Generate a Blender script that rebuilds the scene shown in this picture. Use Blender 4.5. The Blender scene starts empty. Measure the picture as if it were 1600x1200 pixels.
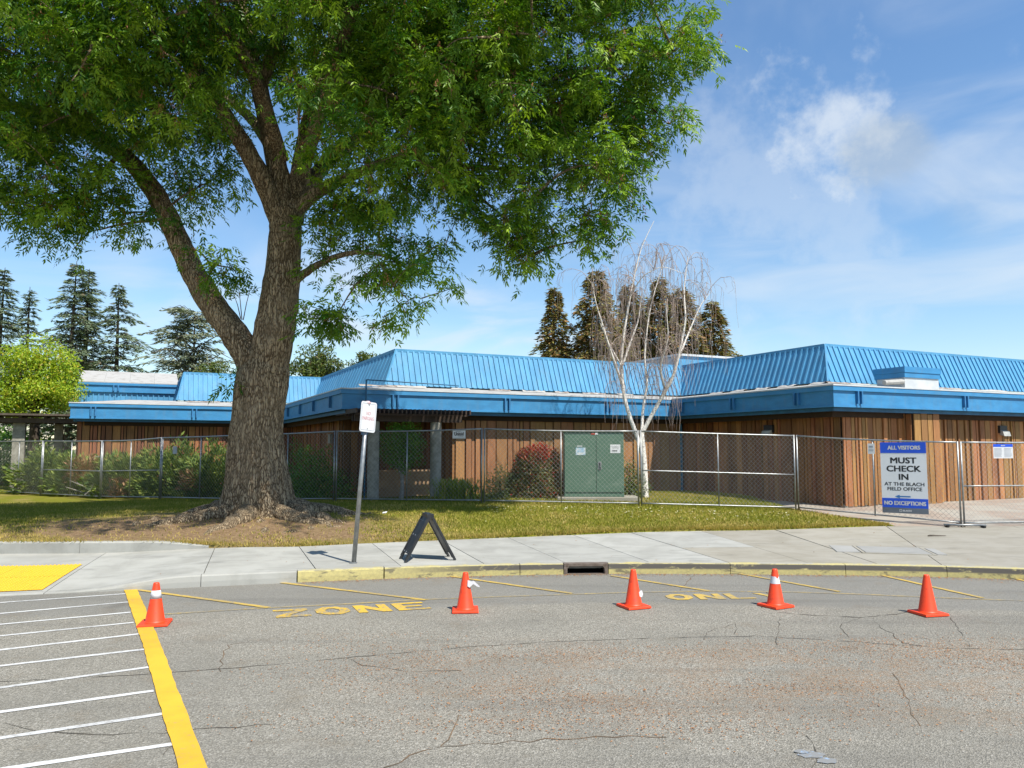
import bpy, bmesh, math, random
import numpy as np
from mathutils import Vector, Matrix

random.seed(7)
rng = np.random.default_rng(11)
S = bpy.context.scene
COL = S.collection
R = math.radians

# ------------------------------------------------------------------ camera
EYE = 1.9
F = 1200.0                      # focal length in photo pixels (1600 wide)
PITCH = math.atan(100 / 1200)
cam = bpy.data.cameras.new('camera')
cam.sensor_fit = 'HORIZONTAL'
cam.sensor_width = 36
cam.lens = 36 * F / 1600
cam.clip_start = 0.05
cam.clip_end = 3000
camo = bpy.data.objects.new('camera', cam)
COL.objects.link(camo)
camo.location = (0, 0, EYE)
camo.rotation_euler = (math.pi / 2 + PITCH, 0, 0)
S.camera = camo

# ------------------------------------------------------------------ light
SUN_EL = 56.0
SUN_AZ = 137.0                  # clockwise from +Y
world = bpy.data.worlds.new('World')
S.world = world
world.use_nodes = True
wn = world.node_tree
for n in list(wn.nodes):
    wn.nodes.remove(n)


def nd(tree, typ, **kw):
    n = tree.nodes.new(typ)
    for k, v in kw.items():
        if k.startswith('i_'):
            key = k[2:]
            key = int(key) if key.isdigit() else key.replace('_', ' ')
            n.inputs[key].default_value = v
        else:
            setattr(n, k, v)
    return n


def math_n(t, op, a, b=None, c=None, clamp=False):
    n = t.nodes.new('ShaderNodeMath')
    n.operation = op
    n.use_clamp = clamp
    for i, v in enumerate((a, b, c)):
        if v is None:
            continue
        if isinstance(v, (int, float)):
            n.inputs[i].default_value = v
        else:
            t.links.new(v, n.inputs[i])
    return n.outputs[0]


def smooth_n(t, v, a, b):
    n = t.nodes.new('ShaderNodeMapRange')
    n.interpolation_type = 'SMOOTHSTEP'
    t.links.new(v, n.inputs[0])
    n.inputs[1].default_value = a
    n.inputs[2].default_value = b
    n.inputs[3].default_value = 0
    n.inputs[4].default_value = 1
    return n.outputs[0]


out = nd(wn, 'ShaderNodeOutputWorld')
sky = nd(wn, 'ShaderNodeTexSky')
sky.sky_type = 'NISHITA'
sky.sun_disc = False
sky.sun_elevation = R(SUN_EL)
sky.sun_rotation = R(SUN_AZ)
sky.altitude = 30
sky.air_density = 1.25
sky.dust_density = 0.1
sky.ozone_density = 5.0
bg1 = nd(wn, 'ShaderNodeBackground', i_1=0.115)
hs = nd(wn, 'ShaderNodeHueSaturation', i_Saturation=1.08)
wn.links.new(sky.outputs[0], hs.inputs['Color'])
wn.links.new(hs.outputs[0], bg1.inputs[0])
bg2 = nd(wn, 'ShaderNodeBackground', i_1=0.66)
bg2.inputs[0].default_value = (0.86, 0.93, 1.0, 1)
bg3 = nd(wn, 'ShaderNodeBackground', i_1=0.43)
bg3.inputs[0].default_value = (0.74, 0.87, 1.0, 1)
tc = nd(wn, 'ShaderNodeTexCoord')
sep = nd(wn, 'ShaderNodeSeparateXYZ')
wn.links.new(tc.outputs['Generated'], sep.inputs[0])
zz = math_n(wn, 'MAXIMUM', math_n(wn, 'ADD', sep.outputs[2], 0.12), 0.03)
cx = math_n(wn, 'DIVIDE', sep.outputs[0], zz)
cy = math_n(wn, 'DIVIDE', sep.outputs[1], zz)
cmb = nd(wn, 'ShaderNodeCombineXYZ')
wn.links.new(cx, cmb.inputs[0])
wn.links.new(cy, cmb.inputs[1])
nz1 = nd(wn, 'ShaderNodeTexNoise', i_Scale=1.1, i_Detail=7.0, i_Roughness=0.5, i_Distortion=1.2)
wn.links.new(cmb.outputs[0], nz1.inputs['Vector'])
nz2 = nd(wn, 'ShaderNodeTexNoise', i_Scale=0.45, i_Detail=3.0, i_Roughness=0.5)
mp = nd(wn, 'ShaderNodeMapping')
mp.inputs['Location'].default_value = (3.1, 1.7, 0)
wn.links.new(cmb.outputs[0], mp.inputs[0])
wn.links.new(mp.outputs[0], nz2.inputs['Vector'])
wisp = math_n(wn, 'MULTIPLY', smooth_n(wn, nz1.outputs[0], 0.40, 0.76), smooth_n(wn, nz2.outputs[0], 0.32, 0.62))
nz3 = nd(wn, 'ShaderNodeTexNoise', i_Scale=9.0, i_Detail=7.0, i_Roughness=0.6)
wn.links.new(tc.outputs['Generated'], nz3.inputs['Vector'])


def puff(d, r0, r1, amp=0.02):
    """a cloud in sky direction d, ragged by noise"""
    d = Vector(d).normalized()
    dt = nd(wn, 'ShaderNodeVectorMath', operation='DISTANCE')
    wn.links.new(tc.outputs['Generated'], dt.inputs[0])
    dt.inputs[1].default_value = d
    rag = math_n(wn, 'MULTIPLY', math_n(wn, 'SUBTRACT', nz3.outputs[0], 0.5), amp)
    dd = math_n(wn, 'ADD', dt.outputs['Value'], rag)
    return smooth_n(wn, dd, r1, r0)


p1 = puff((.36, .853, .377), 0.0, 0.10, 0.42)
p2 = puff((.335, .84, .40), 0.0, 0.09, 0.45)
p3 = puff((.30, .90, .28), 0.0, 0.22, 0.8)
pg = puff((.426, .842, .335), 0.018, 0.052, 0.10)
pg2 = puff((.405, .852, .337), 0.012, 0.042, 0.10)
pg3 = puff((.50, .835, .262), 0.0, 0.05, 0.1)
white = math_n(wn, 'MAXIMUM', math_n(wn, 'MULTIPLY', p1, 0.70), math_n(wn, 'MULTIPLY', p2, 0.5))
white = math_n(wn, 'MAXIMUM', white, math_n(wn, 'MULTIPLY', p3, 0.32))
veil = math_n(wn, 'MULTIPLY', wisp, 0.72)
white = math_n(wn, 'MAXIMUM', white, veil, clamp=True)
mx = nd(wn, 'ShaderNodeMixShader')
wn.links.new(white, mx.inputs[0])
wn.links.new(bg1.outputs[0], mx.inputs[1])
wn.links.new(bg2.outputs[0], mx.inputs[2])
grey = math_n(wn, 'MULTIPLY', math_n(wn, 'MAXIMUM', math_n(wn, 'MAXIMUM', pg, pg2), math_n(wn, 'MULTIPLY', pg3, 0.3)), 0.45)
mx2 = nd(wn, 'ShaderNodeMixShader')
wn.links.new(grey, mx2.inputs[0])
wn.links.new(mx.outputs[0], mx2.inputs[1])
wn.links.new(bg3.outputs[0], mx2.inputs[2])
wn.links.new(mx2.outputs[0], out.inputs[0])

az = R(SUN_AZ)
TO_SUN = Vector((math.sin(az) * math.cos(R(SUN_EL)), math.cos(az) * math.cos(R(SUN_EL)), math.sin(R(SUN_EL))))
sl = bpy.data.lights.new('sun', 'SUN')
sl.energy = 5.0
sl.angle = R(0.53)
sl.color = (1.0, 0.95, 0.86)
so = bpy.data.objects.new('sun', sl)
COL.objects.link(so)
so.location = (20, -20, 40)
so.rotation_euler = TO_SUN.to_track_quat('Z', 'Y').to_euler()

vs = S.view_settings
vs.view_transform = 'Standard'
vs.look = 'None'
vs.exposure = 0.55
vs.gamma = 1
vs.use_curve_mapping = False

# ------------------------------------------------------------------ helpers


def px(x, y, d):
    """photo pixel and forward distance -> world point"""
    u = (x - 800) / F
    v = (600 - y) / F
    c, s = math.cos(PITCH), math.sin(PITCH)
    dy, dz = c - v * s, s + v * c
    return Vector((u * d / dy, d, EYE + dz * d / dy))


def road_pt(x, y, z=0.0):
    u = (x - 800) / F
    v = (600 - y) / F
    c, s = math.cos(PITCH), math.sin(PITCH)
    dy, dz = c - v * s, s + v * c
    t = (z - EYE) / dz
    return Vector((u * t, dy * t, z))


def ss(x, a, b):
    t = min(1, max(0, (x - a) / (b - a)))
    return t * t * (3 - 2 * t)


def link(o, parent=None):
    COL.objects.link(o)
    if parent is not None:
        o.parent = parent
    return o


def tag(o, label=None, cat=None, group=None, kind=None):
    if label:
        o['label'] = label
    if cat:
        o['category'] = cat
    if group:
        o['group'] = group
    if kind:
        o['kind'] = kind
    return o


def empty(name, loc=(0, 0, 0), rz=0.0, label=None, cat=None, group=None, kind=None):
    o = bpy.data.objects.new(name, None)
    o.empty_display_size = 0.2
    link(o)
    o.location = loc
    o.rotation_euler = (0, 0, rz)
    return tag(o, label, cat, group, kind)


def fast_mesh(name, V, Fc, mat=None, colors=None, smooth=False):
    V = np.asarray(V, dtype=np.float32)
    Fc = np.asarray(Fc, dtype=np.int32)
    me = bpy.data.meshes.new(name)
    m, k = Fc.shape
    me.vertices.add(len(V))
    me.vertices.foreach_set('co', V.ravel())
    me.loops.add(m * k)
    me.loops.foreach_set('vertex_index', Fc.ravel())
    me.polygons.add(m)
    me.polygons.foreach_set('loop_start', np.arange(0, m * k, k, dtype=np.int32))
    me.polygons.foreach_set('use_smooth', np.full(m, bool(smooth)))
    me.update(calc_edges=True)
    if colors is not None:
        ca = me.color_attributes.new('tint', 'FLOAT_COLOR', 'POINT')
        ca.data.foreach_set('color', np.asarray(colors, dtype=np.float32).ravel())
    if mat:
        me.materials.append(mat)
    return me


def obj(name, me, parent=None, loc=None, rot=None, scale=None):
    o = bpy.data.objects.new(name, me)
    link(o, parent)
    if loc is not None:
        o.location = loc
    if rot is not None:
        o.rotation_euler = rot
    if scale is not None:
        o.scale = scale
    return o


class MB:
    """collects polygons, builds one mesh"""

    def __init__(s):
        s.v = []
        s.f = []

    def poly(s, pts):
        i = len(s.v)
        s.v += [tuple(p) for p in pts]
        s.f.append(tuple(range(i, i + len(pts))))
        return s

    def box(s, x0, x1, y0, y1, z0, z1):
        i = len(s.v)
        s.v += [(x, y, z) for z in (z0, z1) for y in (y0, y1) for x in (x0, x1)]
        for q in ((0, 2, 3, 1), (4, 5, 7, 6), (0, 1, 5, 4), (2, 6, 7, 3), (0, 4, 6, 2), (1, 3, 7, 5)):
            s.f.append(tuple(i + a for a in q))
        return s

    def hexa(s, b, t):
        """bottom four and top four points, same order"""
        i = len(s.v)
        s.v += [tuple(p) for p in b] + [tuple(p) for p in t]
        for q in ((0, 3, 2, 1), (4, 5, 6, 7), (0, 1, 5, 4), (1, 2, 6, 5), (2, 3, 7, 6), (3, 0, 4, 7)):
            s.f.append(tuple(i + a for a in q))
        return s

    def prism(s, pts, d):
        """planar outline pts extruded by vector d"""
        d = Vector(d)
        n = len(pts)
        i = len(s.v)
        s.v += [tuple(p) for p in pts] + [tuple(Vector(p) + d) for p in pts]
        s.f.append(tuple(range(i + n - 1, i - 1, -1)))
        s.f.append(tuple(range(i + n, i + 2 * n)))
        for a in range(n):
            b = (a + 1) % n
            s.f.append((i + a, i + b, i + n + b, i + n + a))
        return s

    def tube(s, pts, rad, seg=8, cap=True):
        V, Q = tube_arr(pts, rad, seg)
        i = len(s.v)
        s.v += [tuple(p) for p in V]
        s.f += [tuple(int(a) + i for a in q) for q in Q]
        if cap:
            s.f.append(tuple(i + a for a in range(seg - 1, -1, -1)))
            n = len(V)
            s.f.append(tuple(i + n - seg + a for a in range(seg)))
        return s

    def lathe(s, prof, seg=20, c=(0, 0)):
        i = len(s.v)
        for r, z in prof:
            for k in range(seg):
                a = 2 * math.pi * k / seg
                s.v.append((c[0] + r * math.cos(a), c[1] + r * math.sin(a), z))
        for j in range(len(prof) - 1):
            for k in range(seg):
                k2 = (k + 1) % seg
                s.f.append((i + j * seg + k, i + j * seg + k2, i + (j + 1) * seg + k2, i + (j + 1) * seg + k))
        s.f.append(tuple(i + k for k in range(seg - 1, -1, -1)))
        s.f.append(tuple(i + (len(prof) - 1) * seg + k for k in range(seg)))
        return s

    def mesh(s, name, mat, smooth=False, bevel=0):
        me = bpy.data.meshes.new(name)
        me.from_pydata(s.v, [], s.f)
        if bevel:
            bm = bmesh.new()
            bm.from_mesh(me)
            bmesh.ops.bevel(bm, geom=list(bm.edges), offset=bevel, segments=2, affect='EDGES', profile=0.6)
            bm.to_mesh(me)
            bm.free()
        if smooth:
            for p in me.polygons:
                p.use_smooth = True
        if mat:
            me.materials.append(mat)
        me.update()
        return me

    def build(s, name, mat, parent=None, smooth=False, bevel=0, loc=None, rot=None):
        return obj(name, s.mesh(name, mat, smooth, bevel), parent, loc, rot)


def tube_arr(pts, rad, seg):
    P = np.array([tuple(p) for p in pts], dtype=float)
    n = len(P)
    rad = np.broadcast_to(np.asarray(rad, dtype=float), (n,)) if np.ndim(rad) == 0 else np.asarray(rad, dtype=float)
    T = np.gradient(P, axis=0)
    T /= np.maximum(np.linalg.norm(T, axis=1, keepdims=True), 1e-9)
    ref = np.array([0, 0, 1.0]) if abs(T[0][2]) < 0.9 else np.array([1.0, 0, 0])
    U = np.cross(T[0], ref)
    U /= np.linalg.norm(U)
    ang = np.arange(seg) * 2 * math.pi / seg
    ca, sa = np.cos(ang), np.sin(ang)
    V = np.zeros((n, seg, 3))
    for i in range(n):
        U = U - T[i] * np.dot(U, T[i])
        U /= max(np.linalg.norm(U), 1e-9)
        W = np.cross(T[i], U)
        V[i] = P[i] + rad[i] * (ca[:, None] * U + sa[:, None] * W)
    idx = np.arange(n * seg).reshape(n, seg)
    a = idx[:-1]
    b = idx[1:]
    Q = np.stack([a, np.roll(a, -1, 1), np.roll(b, -1, 1), b], -1).reshape(-1, 4)
    return V.reshape(-1, 3), Q


class Tubes:
    def __init__(s):
        s.V = []
        s.F = []
        s.n = 0

    def add(s, pts, rad, seg=6):
        V, Q = tube_arr(pts, rad, seg)
        s.V.append(V)
        s.F.append(Q + s.n)
        s.n += len(V)

    def mesh(s, name, mat, smooth=True):
        return fast_mesh(name, np.concatenate(s.V), np.concatenate(s.F), mat, smooth=smooth)


def unit(a):
    return a / np.maximum(np.linalg.norm(a, axis=-1, keepdims=True), 1e-9)


def leaf_quads(P, D, N, L, W, fold=0.0):
    """diamond leaves: base P, axis D, normal N, length L, width W"""
    D = unit(D)
    side = unit(np.cross(D, N))
    N = np.cross(side, D)
    L = np.asarray(L).reshape(-1, 1)
    W = np.asarray(W).reshape(-1, 1)
    mid = P + D * L * 0.42
    V = np.stack([P, mid + side * W / 2 + N * fold * W, P + D * L, mid - side * W / 2 + N * fold * W], 1)
    n = len(P)
    Fq = np.arange(n * 4).reshape(n, 4)
    return V.reshape(-1, 3), Fq


def rnd_dirs(n):
    v = rng.normal(size=(n, 3))
    return unit(v)


# ------------------------------------------------------------------ lettering meshes (made while the scene is empty)
def text_mesh(body, w=None, h=None, bold=0.0, align='CENTER'):
    cu = bpy.data.curves.new('lettering', 'FONT')
    cu.body = body
    cu.align_x = align
    cu.size = 1.0
    cu.resolution_u = 3
    ob = bpy.data.objects.new('lettering', cu)
    COL.objects.link(ob)
    bpy.context.view_layer.update()
    dg = bpy.context.evaluated_depsgraph_get()
    me = bpy.data.meshes.new_from_object(ob.evaluated_get(dg))
    bpy.data.objects.remove(ob)
    n = len(me.vertices)
    co = np.zeros(n * 3, dtype=np.float32)
    me.vertices.foreach_get('co', co)
    co = co.reshape(-1, 3)
    lo, hi = co.min(0), co.max(0)
    sc = (hi - lo)
    kx = w / sc[0] if w else None
    ky = h / sc[1] if h else None
    kx = kx or ky
    ky = ky or kx
    co[:, 0] = (co[:, 0] - (lo[0] + hi[0]) / 2) * kx
    co[:, 1] = (co[:, 1] - lo[1]) * ky
    co[:, 2] = 0
    me.vertices.foreach_set('co', co.ravel())
    me.update()
    if bold:
        bm = bmesh.new()
        for k, (ox, oy) in enumerate(((0, 0), (-bold, -bold * .5), (bold, bold * .5), (-bold, bold * .5), (bold, -bold * .5))):
            m2 = me.copy()
            m2.transform(Matrix.Translation((ox, oy, .00012 * k)))
            bm.from_mesh(m2)
        bm.to_mesh(me)
        bm.free()
    return me


TXT = {k: text_mesh(*a) for k, a in dict(
    visitors=('ALL VISITORS', .66, .085, .006), must=('MUST\nCHECK\nIN', .69, .50, .007), att=('AT THE BLACH\nFIELD OFFICE', .81, .185, .003),
    noex=('NO EXCEPTIONS', .84, .085, .006), blach=('BLACH', .17, .035, .003), united=('United', .24, .085, .004),
    siteservices=('Site Services', .13, .022, .0), no=('NO\nPARKING', .22, .13, .003),
    blach_small=('BLACH', .09, .022, .002)).items()}


# ------------------------------------------------------------------ materials
def new_mat(name):
    m = bpy.data.materials.new(name)
    m.use_nodes = True
    t = m.node_tree
    b = t.nodes['Principled BSDF']
    return m, t, b


def pos(t, scale=(1, 1, 1)):
    g = t.nodes.new('ShaderNodeNewGeometry')
    mp = t.nodes.new('ShaderNodeMapping')
    mp.inputs['Scale'].default_value = scale
    t.links.new(g.outputs['Position'], mp.inputs[0])
    return mp.outputs[0]


def noise(t, vec, scale, detail=5, rough=0.55, dist=0.0):
    n = nd(t, 'ShaderNodeTexNoise', i_Scale=scale, i_Detail=detail, i_Roughness=rough, i_Distortion=dist)
    t.links.new(vec, n.inputs['Vector'])
    return n.outputs[0]


def mixc(t, fac, a, b, mode='MIX'):
    n = t.nodes.new('ShaderNodeMix')
    n.data_type = 'RGBA'
    n.blend_type = mode
    for s_, v in ((n.inputs[0], fac), (n.inputs[6], a), (n.inputs[7], b)):
        if isinstance(v, (int, float)):
            s_.default_value = v
        elif isinstance(v, tuple):
            s_.default_value = (*v, 1) if len(v) == 3 else v
        else:
            t.links.new(v, s_)
    return n.outputs[2]


def bump(t, b, h, strength=0.3, dist=0.01):
    n = nd(t, 'ShaderNodeBump', i_Strength=strength, i_Distance=dist)
    t.links.new(h, n.inputs['Height'])
    t.links.new(n.outputs[0], b.inputs['Normal'])


def plain(name, c, rough=0.6, c2=None, scale=3.0, stretch=(1, 1, 1), metal=0.0, objvar=0.0, bmp=0.0, bscale=30, spec=0.5, lo=.35, hi=.65):
    m, t, b = new_mat(name)
    v = pos(t, stretch)
    col = (*c, 1)
    b.inputs['Roughness'].default_value = rough
    b.inputs['Metallic'].default_value = metal
    b.inputs['Specular IOR Level'].default_value = spec
    c2 = c2 or tuple(x * 0.72 for x in c)
    f = smooth_n(t, noise(t, v, scale, 6, .6), lo, hi)
    res = mixc(t, f, c, c2)
    if objvar:
        oi = t.nodes.new('ShaderNodeObjectInfo')
        hsv = t.nodes.new('ShaderNodeHueSaturation')
        t.links.new(res, hsv.inputs['Color'])
        mr = t.nodes.new('ShaderNodeMapRange')
        t.links.new(oi.outputs['Random'], mr.inputs[0])
        mr.inputs[3].default_value = 1 - objvar
        mr.inputs[4].default_value = 1 + objvar
        t.links.new(mr.outputs[0], hsv.inputs['Value'])
        res = hsv.outputs[0]
    t.links.new(res, b.inputs['Base Color'])
    if bmp:
        bump(t, b, noise(t, v, bscale, 6, .65), bmp, 0.01)
    return m


M = {}
M['roof_blue'] = plain('roof_blue', (.105, .355, .60), .6, (.085, .295, .51), 1.6, (2.5, 2.5, .35), spec=.25)
M['fascia_blue'] = plain('fascia_blue', (.048, .285, .57), .55, (.04, .235, .48), 2.2, (1, 1, 2.5), bmp=.15, bscale=14)
M['bracket_blue'] = plain('bracket_blue', (.045, .235, .50), .5)
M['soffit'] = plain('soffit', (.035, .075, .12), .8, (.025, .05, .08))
M['lower_trim'] = plain('lower_trim', (.03, .16, .30), .6)
M['membrane'] = plain('membrane', (.46, .45, .42), .8, (.33, .31, .28), 3.5, lo=.45, hi=.75, bmp=.2)
M['drip'] = plain('drip', (.68, .70, .70), .5, (.55, .58, .60), 2.5)
M['debris'] = plain('debris', (.22, .16, .12), .8, (.45, .43, .40), 6)
M['grey_roof'] = plain('grey_roof', (.50, .52, .54), .7, (.40, .42, .45), 3)


def streaks(mat, amount, tone):
    t = mat.node_tree
    b = t.nodes['Principled BSDF']
    src = b.inputs['Base Color'].links[0].from_socket
    f = smooth_n(t, noise(t, pos(t, (3.2, 3.2, .5)), 1.7, 6, .7), .48, .72)
    g2 = smooth_n(t, noise(t, pos(t), 11, 5, .7), .56, .75)
    f = math_n(t, 'MULTIPLY', math_n(t, 'MAXIMUM', f, math_n(t, 'MULTIPLY', g2, .5)), amount)
    t.links.new(mixc(t, f, src, tone), b.inputs['Base Color'])


streaks(M['roof_blue'], .30, (.22, .36, .47))
streaks(M['fascia_blue'], .28, (.16, .27, .36))


def wood_mat(name, c, c2, dark=.5, var=.32):
    m, t, b = new_mat(name)
    v = pos(t, (9, 9, .55))
    g = noise(t, v, 3.2, 7, .65, .6)
    g2 = noise(t, pos(t, (1.5, 1.5, .8)), 1.2, 4, .6)
    col = mixc(t, smooth_n(t, g, .3, .72), c, c2)
    col = mixc(t, math_n(t, 'MULTIPLY', smooth_n(t, g2, .42, .72), dark), col, tuple(x * .45 for x in c2))
    oi = t.nodes.new('ShaderNodeObjectInfo')
    hsv = t.nodes.new('ShaderNodeHueSaturation')
    t.links.new(col, hsv.inputs['Color'])
    mr = t.nodes.new('ShaderNodeMapRange')
    t.links.new(oi.outputs['Random'], mr.inputs[0])
    mr.inputs[3].default_value = 1 - var
    mr.inputs[4].default_value = 1 + var
    t.links.new(mr.outputs[0], hsv.inputs['Value'])
    mh = t.nodes.new('ShaderNodeMapRange')
    wn_ = nd(t, 'ShaderNodeTexWhiteNoise', noise_dimensions='1D')
    t.links.new(oi.outputs['Random'], wn_.inputs['W'])
    t.links.new(wn_.outputs['Value'], mh.inputs[0])
    mh.inputs[3].default_value = .485
    mh.inputs[4].default_value = .512
    t.links.new(mh.outputs[0], hsv.inputs['Hue'])
    t.links.new(hsv.outputs[0], b.inputs['Base Color'])
    b.inputs['Roughness'].default_value = .75
    bump(t, b, g, .35, .006)
    return m


M['board'] = wood_mat('board', (.50, .25, .082), (.35, .155, .048))
M['board_red'] = wood_mat('board_red', (.37, .165, .06), (.23, .09, .033))
M['board_tan'] = wood_mat('board_tan', (.42, .22, .085), (.31, .15, .055), .3, .16)
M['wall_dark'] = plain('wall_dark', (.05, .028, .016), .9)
M['pergola'] = wood_mat('pergola', (.075, .043, .027), (.04, .023, .016), .3, .25)
M['old_beam'] = wood_mat('old_beam', (.13, .10, .07), (.07, .05, .035), .3, .2)
M['stucco'] = plain('stucco', (.42, .27, .15), .9, (.34, .21, .12), 5, bmp=.2, bscale=60)
M['column'] = plain('column', (.40, .38, .32), .9, (.27, .255, .21), 7, bmp=.35, bscale=60)
M['concrete'] = None
M['galv'] = plain('galv', (.42, .43, .42), .45, (.30, .31, .31), 12, metal=.75)
M['wire'] = plain('wire', (.46, .46, .44), .5, (.36, .36, .34), 15, metal=.25)
M['dark_metal'] = plain('dark_metal', (.03, .03, .032), .5)
M['lamp_glass'] = plain('lamp_glass', (.55, .55, .50), .25)
M['cab_green'] = plain('cab_green', (.095, .175, .12), .45, (.19, .26, .20), 1.9, (1.2, 1, 3.0), lo=.50, hi=.85, bmp=.05)
M['white_paint'] = plain('white_paint', (.76, .77, .78), .5, (.70, .71, .72), 4)
M['sign_white'] = plain('sign_white', (.86, .88, .90), .4, (.82, .84, .86), 2)
M['sign_blue'] = plain('sign_blue', (.008, .095, .72), .4, (.008, .09, .68), 3)
M['arrow_blue'] = plain('arrow_blue', (.03, .22, .60), .4)
M['sign_grey'] = plain('sign_grey', (.16, .19, .23), .4)
M['sign_black'] = plain('sign_black', (.012, .012, .014), .4)
M['text_white'] = plain('text_white', (.80, .80, .80), .4)
M['text_grey'] = plain('text_grey', (.42, .45, .50), .5)
M['pale_red'] = plain('pale_red', (.62, .36, .38), .5, (.68, .52, .53), 30)
M['picture'] = plain('picture', (.25, .45, .62), .5, (.7, .72, .7), 14)
M['red_label'] = plain('red_label', (.5, .08, .05), .5)
M['cone'] = plain('cone', (.95, .065, .008), .5, (.50, .045, .014), 16, lo=.50, hi=.80, bmp=.08)
M['reflective'] = plain('reflective', (.80, .79, .82), .35, (.70, .69, .72), 12)
M['black_plastic'] = plain('black_plastic', (.016, .017, .020), .45, (.03, .032, .034), 8)
M['tactile'] = plain('tactile', (.80, .47, .02), .6, (.66, .37, .02), 5, lo=.5, hi=.85)
M['rubber'] = plain('rubber', (.02, .02, .02), .8)
M['drain_dark'] = plain('drain_dark', (.012, .011, .010), .95)  # near-black: the darkness inside the drain is put into the colour
M['bark_birch'] = plain('bark_birch', (.72, .68, .62), .8, (.16, .13, .11), 5, (2, 2, 6), lo=.52, hi=.72)
M['twig_birch'] = plain('twig_birch', (.50, .40, .35), .8, (.38, .29, .24), 6)
M['trunk_dark'] = plain('trunk_dark', (.10, .075, .055), .9, (.06, .045, .033), 8, bmp=.4)
M['trunk_pale'] = plain('trunk_pale', (.36, .33, .29), .9, (.25, .22, .19), 10)


def bark_mat():
    m, t, b = new_mat('bark')
    warp = nd(t, 'ShaderNodeTexNoise', i_Scale=3.0, i_Detail=3.0)
    t.links.new(pos(t), warp.inputs['Vector'])
    wv = nd(t, 'ShaderNodeVectorMath', operation='MULTIPLY_ADD')
    t.links.new(warp.outputs[1], wv.inputs[0])
    wv.inputs[1].default_value = (.10, .10, .05)
    t.links.new(pos(t, (1, 1, .13)), wv.inputs[2])
    n1 = noise(t, wv.outputs[0], 17, 4, .55)
    ridge = math_n(t, 'MULTIPLY', math_n(t, 'ABSOLUTE', math_n(t, 'SUBTRACT', n1, .5)), 5.5, clamp=True)
    w = nd(t, 'ShaderNodeTexVoronoi', feature='DISTANCE_TO_EDGE', i_Scale=26.0)
    v2 = pos(t, (1, 1, .30))
    t.links.new(v2, w.inputs['Vector'])
    plate = smooth_n(t, w.outputs['Distance'], 0.0, .22)
    fine = noise(t, pos(t, (1, 1, .35)), 60, 5, .7)
    h = math_n(t, 'ADD', math_n(t, 'ADD', ridge, math_n(t, 'MULTIPLY', plate, .45)), math_n(t, 'MULTIPLY', fine, .35))
    f = math_n(t, 'MULTIPLY', math_n(t, 'ADD', math_n(t, 'MULTIPLY', ridge, .65), math_n(t, 'MULTIPLY', plate, .35)), 1.0, clamp=True)
    big = noise(t, pos(t), 1.6, 4)
    c = mixc(t, smooth_n(t, f, .15, .8), (.115, .075, .04), (.68, .52, .33))  # furrow shade and lit ridges are put into the colour
    c = mixc(t, math_n(t, 'MULTIPLY', smooth_n(t, big, .4, .7), .45), c, (.33, .25, .155))
    c = mixc(t, math_n(t, 'MULTIPLY', smooth_n(t, fine, .4, .7), .2), c, (.52, .43, .32))
    t.links.new(c, b.inputs['Base Color'])
    b.inputs['Roughness'].default_value = .95
    b.inputs['Specular IOR Level'].default_value = .12
    bump(t, b, h, 1.0, .05)
    return m


M['bark'] = bark_mat()


def leaf_mat(name, a, bcol, brown=None, trans=.35, gloss=.45, tcol=None):
    """tint attribute: R random, G = brown amount"""
    m = bpy.data.materials.new(name)
    m.use_nodes = True
    t = m.node_tree
    b = t.nodes['Principled BSDF']
    at = nd(t, 'ShaderNodeVertexColor', layer_name='tint')
    sp = nd(t, 'ShaderNodeSeparateColor')
    t.links.new(at.outputs[0], sp.inputs[0])
    c = mixc(t, sp.outputs[0], a, bcol)
    if brown:
        c = mixc(t, sp.outputs[1], c, brown)
    t.links.new(c, b.inputs['Base Color'])
    b.inputs['Roughness'].default_value = gloss
    b.inputs['Specular IOR Level'].default_value = .35
    tr = nd(t, 'ShaderNodeBsdfTranslucent')
    tc_ = mixc(t, 1.0, c, tcol or (1.25, 1.35, .55), 'MULTIPLY')
    t.links.new(tc_, tr.inputs[0])
    mxs = nd(t, 'ShaderNodeMixShader', i_0=trans)
    t.links.new(b.outputs[0], mxs.inputs[1])
    t.links.new(tr.outputs[0], mxs.inputs[2])
    t.links.new(mxs.outputs[0], t.nodes['Material Output'].inputs[0])
    return m


M['leaf_ash'] = leaf_mat('leaf_ash', (.026, .115, .008), (.29, .43, .020), (.28, .12, .05), .30)
M['leaf_lime'] = leaf_mat('leaf_lime', (.17, .30, .02), (.42, .47, .03), (.45, .33, .03), .4)
M['leaf_cedar'] = leaf_mat('leaf_cedar', (.10, .145, .09), (.20, .25, .14), (.17, .13, .08), .1, .7)  # raised tone: distance haze is put into the leaf colour
M['leaf_blue_cedar'] = leaf_mat('leaf_blue_cedar', (.13, .17, .11), (.28, .30, .20), (.18, .14, .09), .1, .7)
M['leaf_redwood'] = leaf_mat('leaf_redwood', (.13, .13, .036), (.25, .215, .056), (.29, .155, .062), .12, .7)
M['leaf_oak'] = leaf_mat('leaf_oak', (.05, .085, .018), (.13, .17, .03), (.16, .12, .03), .25)
M['leaf_juniper'] = leaf_mat('leaf_juniper', (.06, .12, .022), (.24, .28, .05), (.34, .19, .10), .2, .7)
M['leaf_bush'] = leaf_mat('leaf_bush', (.045, .13, .016), (.15, .29, .028), (.35, .33, .08), .3)
M['leaf_photinia'] = leaf_mat('leaf_photinia', (.035, .055, .014), (.19, .17, .045), (.42, .035, .025), .2, .35, (1.2, 1.0, .6))
M['leaf_pale'] = leaf_mat('leaf_pale', (.15, .19, .05), (.42, .43, .18), (.3, .2, .08), .25)
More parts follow.
